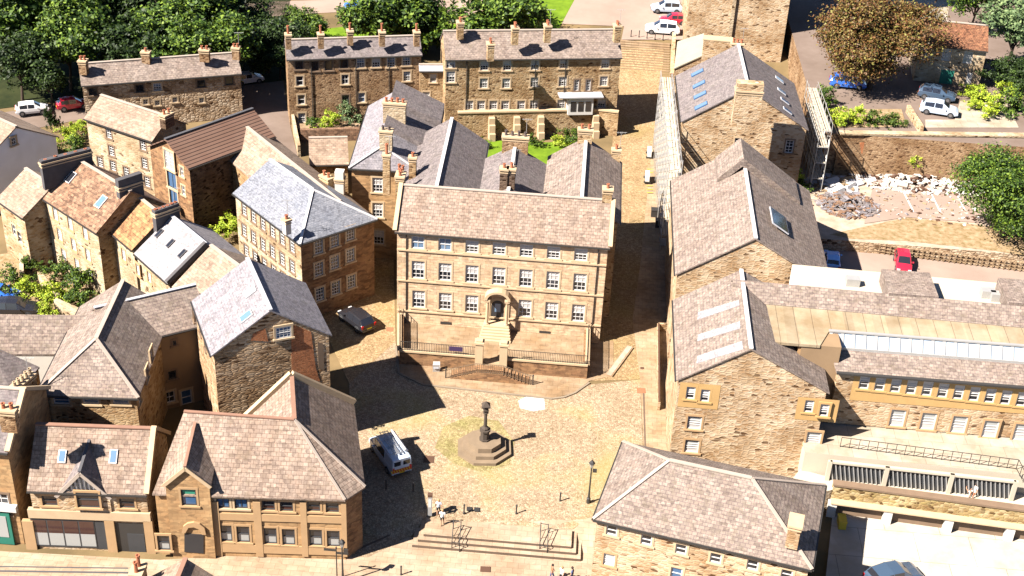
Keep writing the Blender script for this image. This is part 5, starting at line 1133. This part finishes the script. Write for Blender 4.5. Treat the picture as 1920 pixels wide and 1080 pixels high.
car('hatch','car_red',(1262,44),(1240,43),5.2,'red car mostly hidden behind the white van at the top')
vw=car('suv','car_white',(1241,62),(1215,60),5.0,'white people carrier parked nearest the head of the broad steps',1.08)
car('suv','car_silver',(1759,213),(1790,218),8.05,'silver estate car parked in front of the small villa')
car('suv','car_dark',(1755,185),(1790,191),8.05,'dark teal car in the beech tree shade behind the silver one')
car('suv','car_blue',(1588,163),(1620,166),8.05,'dark blue car deep in the shade under the copper beech')
car('hatch','car_pale_blue',(1558,497),(1557,475),1.55,'bright blue hatchback in the shade beside the long street house')
car('hatch','car_red',(1691,500),(1694,525),1.55,'red hatchback facing the camera behind the long flat roofed range')
car('suv','car_black',(30,588),(60,588),.1,'black car parked in the garden court at the left edge, nearer')
car('hatch','car_blue',(0,560),(30,563),.1,'dark blue car cut by the left edge beyond the black one')
car('suv','car_dark',(1672,1092),(1700,1085),.1,'dark car cut by the bottom edge on the white yard')
# ================================================================ TREES
def leafmat(name,c1,c2,c3):
    m,nt,b,N,L=nmat(name); b.inputs['Roughness'].default_value=.6; b.inputs['Specular IOR Level'].default_value=.25
    c1,c2,c3=[tuple(q*.74 for q in c) for c in (c1,c2,c3)]
    g=N('ShaderNodeNewGeometry'); r=ramp(N,[(0,c1),(.55,c2),(1,c3)]); L(g.outputs['Random Per Island'],r.inputs[0])
    L(r.outputs[0],b.inputs['Base Color'])
    t=N('ShaderNodeBsdfTranslucent'); L(r.outputs[0],t.inputs[0]); mx=N('ShaderNodeMixShader'); mx.inputs[0].default_value=.12
    L(b.outputs[0],mx.inputs[1]); L(t.outputs[0],mx.inputs[2]); L(mx.outputs[0],nt.nodes['Material Output'].inputs[0])
leafmat('leaf_green',(.008,.022,.003),(.04,.085,.008),(.14,.21,.018)); leafmat('leaf_copper',(.03,.022,.006),(.13,.055,.016),(.17,.17,.04)); leafmat('leaf_lime',(.12,.2,.01),(.26,.36,.02),(.45,.5,.05))
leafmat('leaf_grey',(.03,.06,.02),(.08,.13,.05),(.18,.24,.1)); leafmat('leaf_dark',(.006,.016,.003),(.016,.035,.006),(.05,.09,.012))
plain('bark',(.1,.07,.05),.95,var=.3)
CR_={}
def crown_mesh(seed,mat,clumps=150,leaf=.42,per=46,squash=1.0):
    k_=(seed,mat,clumps,round(leaf,2))
    if k_ in CR_: return CR_[k_]
    rr=random.Random(seed); m=MB()
    lob=[(Vector((rr.gauss(0,.42)*squash,rr.gauss(0,.42)*squash,rr.uniform(-.35,.45))),rr.uniform(.4,.62)) for _ in range(9)]
    for c in range(clumps):
        o_,rad=rr.choice(lob); v=Vector((rr.gauss(0,1),rr.gauss(0,1),rr.gauss(.25,1))).normalized()
        cc=o_+v*rad*rr.uniform(.75,1.05); cs_=rr.uniform(.10,.19)
        for l in range(per):
            q=cc+Vector((rr.gauss(0,1),rr.gauss(0,1),rr.gauss(0,.7)))*cs_*.75; s=leaf/6*rr.uniform(.6,1.3)
            nrm=(v*.7+Vector((rr.gauss(0,.6),rr.gauss(0,.6),rr.gauss(.4,.6)))).normalized(); x=nrm.orthogonal().normalized(); x=Matrix.Rotation(rr.uniform(0,6.28),3,nrm)@x; y=nrm.cross(x)
            m.poly([q-x*s,q-y*s*.6,q+x*s,q+y*s*.6])
    o=m.build('crown',mat,link=False); CR_[k_]=o.data; return o.data
def tree(px,py,zc,r,label,mat='leaf_green',seed=1,zb=None,rz=None,group=None,clumps=150,name='broadleaf_tree',rot=0,leaf=.34,per=46,base=None):
    p=P(px,py,zc)
    if base: p=P(*base,zb); zc=zat(px,py,p.x,p.y)
    zb=zg(p.x,p.y) if zb is None else zb; rz=rz or r*.9
    t=thing(name,label,'tree',(p.x,p.y,zb),group); c=bpy.data.objects.new('crown',crown_mesh(seed,mat,clumps,leaf,per,.65 if name=='copper_beech' else 1.0)); COL.objects.link(c); c.parent=t; c.location=(0,0,zc-zb); c.scale=(r,r,rz); c.rotation_euler=(0,0,rot)
    m=MB(); q=Vector((p.x,p.y,zb)); m.tube(q-Vector((0,0,.3)),q+Vector((.1*r,0,(zc-zb)*.6)),.06*r,.035*r,n=8)
    for i in range(6):
        a_=i*1.05+seed; m.tube(q+Vector((.06*r,0,(zc-zb)*.5)),q+Vector((math.cos(a_)*r*.55,math.sin(a_)*r*.55,(zc-zb)*(1.0+.05*i))),.03*r,.008*r,n=5)
    m.build('trunk','bark',t); return t
tree(1588,64,20.5,6.7,'big copper beech with rust-brown crown shading the upper yard','leaf_copper',11,zb=8.0,rz=6.0,clumps=460,name='copper_beech',leaf=.15,per=140,base=(1628,168))
tree(1895,365,8.0,5.9,'big bright green tree cut by the right edge beside the demolition site','leaf_green',12,zb=2.8,rz=5.6,clumps=420,leaf=.15,per=110)
tree(1905,45,15,4.3,'grey-green tree at the top right corner beside the villa','leaf_grey',13,zb=8.0)
tree(1832,-6,13.5,3.4,'bright green tree above the villa roof at the top edge','leaf_green',14,zb=8.0)
tree(1885,132,10.1,2.6,'rounded dark green bush tree right of the villa','leaf_dark',15,zb=8.0)
tree(1925,150,10.1,2.6,'dark green bush tree cut by the right edge','leaf_dark',16,zb=8.0)
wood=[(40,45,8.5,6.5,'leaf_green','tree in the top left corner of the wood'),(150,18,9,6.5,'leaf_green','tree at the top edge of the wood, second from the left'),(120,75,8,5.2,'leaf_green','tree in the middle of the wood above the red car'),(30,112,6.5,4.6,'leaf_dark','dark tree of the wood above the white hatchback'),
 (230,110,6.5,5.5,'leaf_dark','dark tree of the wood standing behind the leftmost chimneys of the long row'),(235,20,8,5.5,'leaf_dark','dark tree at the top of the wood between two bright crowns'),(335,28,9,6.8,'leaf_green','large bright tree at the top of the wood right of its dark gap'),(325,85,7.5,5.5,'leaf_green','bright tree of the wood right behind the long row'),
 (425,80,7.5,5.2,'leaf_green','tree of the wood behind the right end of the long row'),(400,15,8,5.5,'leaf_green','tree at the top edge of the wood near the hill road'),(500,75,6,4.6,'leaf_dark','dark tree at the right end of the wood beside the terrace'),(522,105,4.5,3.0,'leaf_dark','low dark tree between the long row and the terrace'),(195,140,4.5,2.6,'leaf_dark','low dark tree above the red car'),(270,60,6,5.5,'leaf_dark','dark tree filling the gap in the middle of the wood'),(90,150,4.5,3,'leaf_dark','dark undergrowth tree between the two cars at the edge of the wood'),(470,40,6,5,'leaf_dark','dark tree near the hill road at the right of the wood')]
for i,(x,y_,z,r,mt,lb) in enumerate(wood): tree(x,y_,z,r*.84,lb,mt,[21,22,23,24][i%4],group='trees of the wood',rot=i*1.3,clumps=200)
tree(742,38,6.5,5.6,'bright leafy tree beyond the left terrace, right of the blue car','leaf_green',22,rot=2,group='trees beyond the terraces',clumps=200); tree(690,30,6,4,'smaller leafy tree left of the bright one beyond the left terrace','leaf_green',23,rot=1,group='trees beyond the terraces',clumps=200)
tree(925,22,7.5,5.4,'leafy tree beyond the gap between the terraces chimneys','leaf_green',24,rot=2.5,group='trees beyond the terraces',clumps=200); tree(800,45,5.5,4.4,'darker tree in the gap between the two terraces','leaf_dark',21,rot=.5,group='trees beyond the terraces',clumps=200)
tree(572,45,5,2.6,'small round tree behind the left end of the left terrace','leaf_green',23,rot=3,group='trees beyond the terraces',clumps=200)
BU={}
def bush(px,py,z,r,label,mat='leaf_lime',seed=31,rz=None,group='garden shrubs',name='shrub',lift=0):
    p=P(px,py,z+r*.5+lift); o=bpy.data.objects.new(name,crown_mesh(seed,mat,46)); COL.objects.link(o); o.location=(p.x,p.y,z+(rz or r)*.55+lift); o.scale=(r,r,rz or r); o.rotation_euler=(0,0,px*.1); return tag(o,label,'shrub',group)
B=[(425,424,1.0,1.7,'leaf_lime','bright yellow-green shrub beside the hipped grey house'),(28,525,.5,1.6,'leaf_green','leafy shrub at the left of the cottage garden'),(60,545,.5,1.5,'leaf_lime','yellowish shrub beside the black car'),(108,505,.5,1.5,'leaf_green','round shrub against the tall cottage'),
 (103,548,.4,1.5,'leaf_lime','lime shrub in the middle of the cottage garden'),(145,530,.4,1.9,'leaf_green','largest shrub at the foot of the orange roofed cottage'),(155,560,.3,1.6,'leaf_green','shrub touching the hipped roof'),(90,578,.3,1.0,'leaf_lime','low lime shrub nearest the slate range'),(60,495,.6,1.0,'leaf_green','small shrub below the lowest cottage'),
 (125,255,.8,1.5,'leaf_lime','lime shrub behind the white rendered house'),(140,275,.6,1.5,'leaf_green','green shrub behind the chimney of the stepped row'),(150,240,.8,1.2,'leaf_lime','shrub by the lane left of the pale house'),
 (615,224,2.0,1.4,'leaf_lime','bright shrub in front of the left terrace'),(655,212,2.2,1.5,'leaf_grey','greyish climbing shrub in front of the left terrace'),(585,232,2.0,1.0,'leaf_green','small shrub at the left end of the raised yard'),
 (1065,258,.9,1.5,'leaf_green','green shrub at the foot of the buttressed wall'),(1048,265,.9,1.1,'leaf_lime','lime shrub left of it at the buttressed wall'),(1001,266,.9,1.1,'leaf_green','shrub between two buttresses'),(908,270,.9,1.0,'leaf_green','shrub by the leftmost buttress'),
 (1570,222,8.0,1.6,'leaf_lime','lime shrub nearest the scaffolding on the upper yard'),(1600,222,8.0,1.5,'leaf_lime','second lime shrub along the yard wall'),(1640,225,8.0,1.3,'leaf_green','green shrub along the yard wall'),(1675,225,8.0,1.2,'leaf_green','last shrub along the yard wall before the short wall'),(1548,190,8.0,1.7,'leaf_green','green shrub in the shade beside the scaffolding'),
 (1815,172,8.0,1.3,'leaf_lime','clipped lime shrub by the villa door'),(1843,182,8.0,1.4,'leaf_lime','yellow shrub right of the villa door'),(1862,205,8.0,1.7,'leaf_lime','spreading yellow shrub on the small terrace'),(1885,168,8.0,1.4,'leaf_lime','yellow-green shrub below the dark bush trees'),(1905,195,8.0,2.2,'leaf_green','large green shrub at the right edge above the wall'),(1825,198,8.0,1.0,'leaf_lime','low clipped shrub on the small terrace'),
 (1715,300,4.5,1.2,'leaf_lime','shrub growing out of the high retaining wall'),(1480,320,4.0,1.3,'leaf_lime','lime shrub between the street house and the scaffolded house'),(1500,345,3.0,1.1,'leaf_green','green shrub behind the street house ridge'),
 (520,705,5.0,.6,'leaf_green','small plant growing on the gable parapet'),(590,722,5.5,.7,'leaf_grey','weeds growing on the parapet of the corner building')]
for i,(x,y_,z,r,mt,lb) in enumerate(B): bush(x,y_,z,r,lb,mt,31+i%3)
for x,h_ in((97,2.6),(105,2.3)):
    p=P(x,248,.8); o=bpy.data.objects.new('conifer',crown_mesh(33,'leaf_dark',46)); COL.objects.link(o); o.location=(p.x,p.y,.8+h_*.6); o.scale=(.65,.65,h_*.8); tag(o,'slim dark conifer beside the white rendered house, '+('left one' if x<100 else 'right one'),'conifer','slim conifers')
sheet('garden_ground',[(-20,480),(60,470),(200,545),(180,592),(-20,590)],'rough_grass',.05)
for pts,lb in((((40,455),(42,520)),'stone garden wall below the lowest cottage'),(((75,520),(110,562)),'short stone garden wall among the shrubs'),(((105,570),(150,590)),'low stone wall at the end of the cottage garden')):
    a,b=P(*pts[0],.8),P(*pts[1],.8); m=MB(); m.bar(a-Vector((0,0,.2)),b-Vector((0,0,.2)),.4,1.6); tag(m.build('garden_wall','stone_pale'),lb,'wall')
# ================================================================ PEOPLE
for n_,c in(('skin',(.55,.32,.2)),('hair_fair',(.45,.3,.14)),('hair_dark',(.04,.025,.02)),('cloth_pale',(.6,.66,.75)),('cloth_white',(.8,.8,.78)),('cloth_black',(.02,.02,.025)),('cloth_rust',(.4,.16,.08)),('cloth_blue',(.08,.12,.25)),('shoe',(.1,.08,.07))): plain(n_,c,.8)
def person(px,py,z,face,label,shirt,legs,hair,pose='walk',h=1.68,seed=0,barearm=True,barelegs=False,group=None):
    s=h/1.7; sw=.16 if pose=='walk' else .03
    J={'pel':(0,0,.93),'sp':(0,.0,1.12),'ch':(0,0,1.34),'nk':(0,.0,1.47),'hd':(0,.03,1.56),'ht':(0,.02,1.67)}
    if pose=='sit': J={k_:(v[0],v[1],v[2]-.46) for k_,v in J.items()}
    R={'pel':.15,'sp':.125,'ch':.15,'nk':.055,'hd':.092,'ht':.085}; E=[('pel','sp'),('sp','ch'),('ch','nk'),('nk','hd'),('hd','ht')]
    for sd,sg in(('l',-1),('r',1)):
        f=sw*sg; oz=J['ch'][2]
        if pose=='sit': L_=[('hip',(.1*sg,.02,.45),.09),('kn',(.13*sg,.45,.47),.065),('an',(.13*sg,.5,.08),.045),('to',(.13*sg,.66,.04),.04)]
        else: L_=[('hip',(.1*sg,0,.86),.09),('kn',(.1*sg,f*.7+.04,.49),.062),('an',(.1*sg,f-.02,.09),.042),('to',(.1*sg,f+.15,.035),.04)]
        A_=[('sh',(.19*sg,0,oz+.03),.062),('el',(.25*sg,-f*.6+(.1 if pose=='sit' else -.02),oz-.25),.045),('wr',(.24*sg,-f+(.3 if pose=='sit' else .06),oz-.47+(.12 if pose=='sit' else 0)),.03),('pa',(.24*sg,-f*1.1+(.36 if pose=='sit' else .08),oz-.55+(.1 if pose=='sit' else 0)),.034)]
        pv='pel'
        for n_,q_,r_ in L_: J[n_+sd]=q_;R[n_+sd]=r_;E.append((pv,n_+sd));pv=n_+sd
        pv='ch'
        for n_,q_,r_ in A_: J[n_+sd]=q_;R[n_+sd]=r_;E.append((pv,n_+sd));pv=n_+sd
        pa=J['pa'+sd]
        for i in range(4):
            J[f'f{i}{sd}']=(pa[0]+.0,pa[1]+(i-1.5)*.02,pa[2]-.085-.01*(i in(1,2)));R[f'f{i}{sd}']=.009;E.append(('pa'+sd,f'f{i}{sd}'))
        J['th'+sd]=(pa[0]-.03*sg,pa[1]+.045,pa[2]-.02);R['th'+sd]=.011;E.append(('pa'+sd,'th'+sd))
    ks=list(J); me=bpy.data.meshes.new('body'); me.from_pydata([Vector(J[k_])*s for k_ in ks],[(ks.index(a_),ks.index(b_)) for a_,b_ in E],[])
    o=bpy.data.objects.new('body',me); COL.objects.link(o); sk=o.modifiers.new('s','SKIN'); o.modifiers.new('b','SUBSURF').levels=1
    for i,k_ in enumerate(ks): me.skin_vertices[0].data[i].radius=(R[k_]*s,R[k_]*s*(.75 if k_ in('pel','sp','ch') else 1)); me.skin_vertices[0].data[i].use_root=(k_=='pel')
    dg=bpy.context.evaluated_depsgraph_get(); dg.update(); nm=bpy.data.meshes.new_from_object(o.evaluated_get(dg)); bpy.data.objects.remove(o)
    for q_ in('skin',shirt,legs,'shoe'): nm.materials.append(MAT[q_])
    top=J['pel'][2]*s
    for f in nm.polygons:
        c=f.center; f.use_smooth=True; z_=c.z
        if z_>(J['nk'][2]-.02)*s: k_=0
        elif abs(c.x)>.2*s and z_<(J['ch'][2]-.12 if barearm else J['ch'][2]-.46)*s: k_=0
        elif z_>top-.02*s and (pose!='sit' or abs(c.y)<.3): k_=1
        elif z_<.08*s: k_=3
        elif barelegs and (z_<.6*s if pose!='sit' else c.y>.35*s): k_=0
        else: k_=2
        f.material_index=k_
    p=P(px,py,z); f_=P(*face,z)-p; t=thing('person',label,'person',(p.x,p.y,z),group); t.rotation_euler=(0,0,math.atan2(f_.y,f_.x)-math.pi/2)
    b=bpy.data.objects.new('body',nm); COL.objects.link(b); b.parent=t
    m=MB(); c=Vector(J['hd'])*s; m.lathe((c.x,c.y-.02,c.z),[(.06*s,-.06*s),(.102*s,0),(.106*s,.06*s),(.085*s,.12*s),(.03*s,.15*s)],10); sv=m.v; off=Vector(); 
    hm=bpy.data.meshes.new('hair'); hm.from_pydata(m.v,[],m.f); hm.materials.append(MAT[hair]); ho=bpy.data.objects.new('hair',hm); COL.objects.link(ho); ho.parent=t
    m=MB(); 
    return t
person(822,966,0,(822,930),'person in a pale blue top and dark shorts walking into the square with one arm raised' if 0 else 'person in a pale blue top and dark shorts walking beside the information post','cloth_pale','cloth_black','hair_fair',barelegs=True)
person(829,985,0,(829,950),'person in a white top and black shorts walking at the top of the steps','cloth_white','cloth_black','hair_fair',seed=1,barelegs=True)
person(1034,1088,-.7,(1060,1085),'leftmost person of the group at the bottom edge, in a rust top','cloth_rust','cloth_blue','hair_dark')
person(1052,1092,-.7,(1040,1100),'middle person of the group at the bottom edge, in a white top','cloth_white','cloth_black','hair_fair')
person(1071,1093,-.7,(1050,1090),'rightmost person of the group at the bottom edge, in dark clothes','cloth_blue','cloth_black','hair_dark')
person(1812,924,2.3,(1830,940),'person in rust top sitting left of the other on the path below the screen','cloth_rust','cloth_white','hair_fair','sit')
person(1825,928,2.3,(1810,945),'person in white top sitting right of the other on the path below the screen','cloth_white','cloth_rust','hair_dark','sit')

# ================================================================ overall reflectance of weathered masonry, slate and ground
KEEP={'glass','glass_blue','iron','tyre','paint_dark','door_dark'}
for n_,mt in MAT.items():
    if n_ in KEEP or n_.startswith('car_') or n_.startswith('leaf'): continue
    nt=mt.node_tree; b=nt.nodes['Principled BSDF'].inputs['Base Color']; K_=.46
    if b.is_linked:
        src=b.links[0].from_socket; x=nt.nodes.new('ShaderNodeMix'); x.data_type='RGBA'; x.blend_type='MULTIPLY'; x.inputs['Factor'].default_value=1
        nt.links.new(src,x.inputs['A']); x.inputs['B'].default_value=(K_,K_,K_,1); nt.links.new(x.outputs['Result'],b)
    else: c=b.default_value; b.default_value=(c[0]*K_,c[1]*K_,c[2]*K_,1)
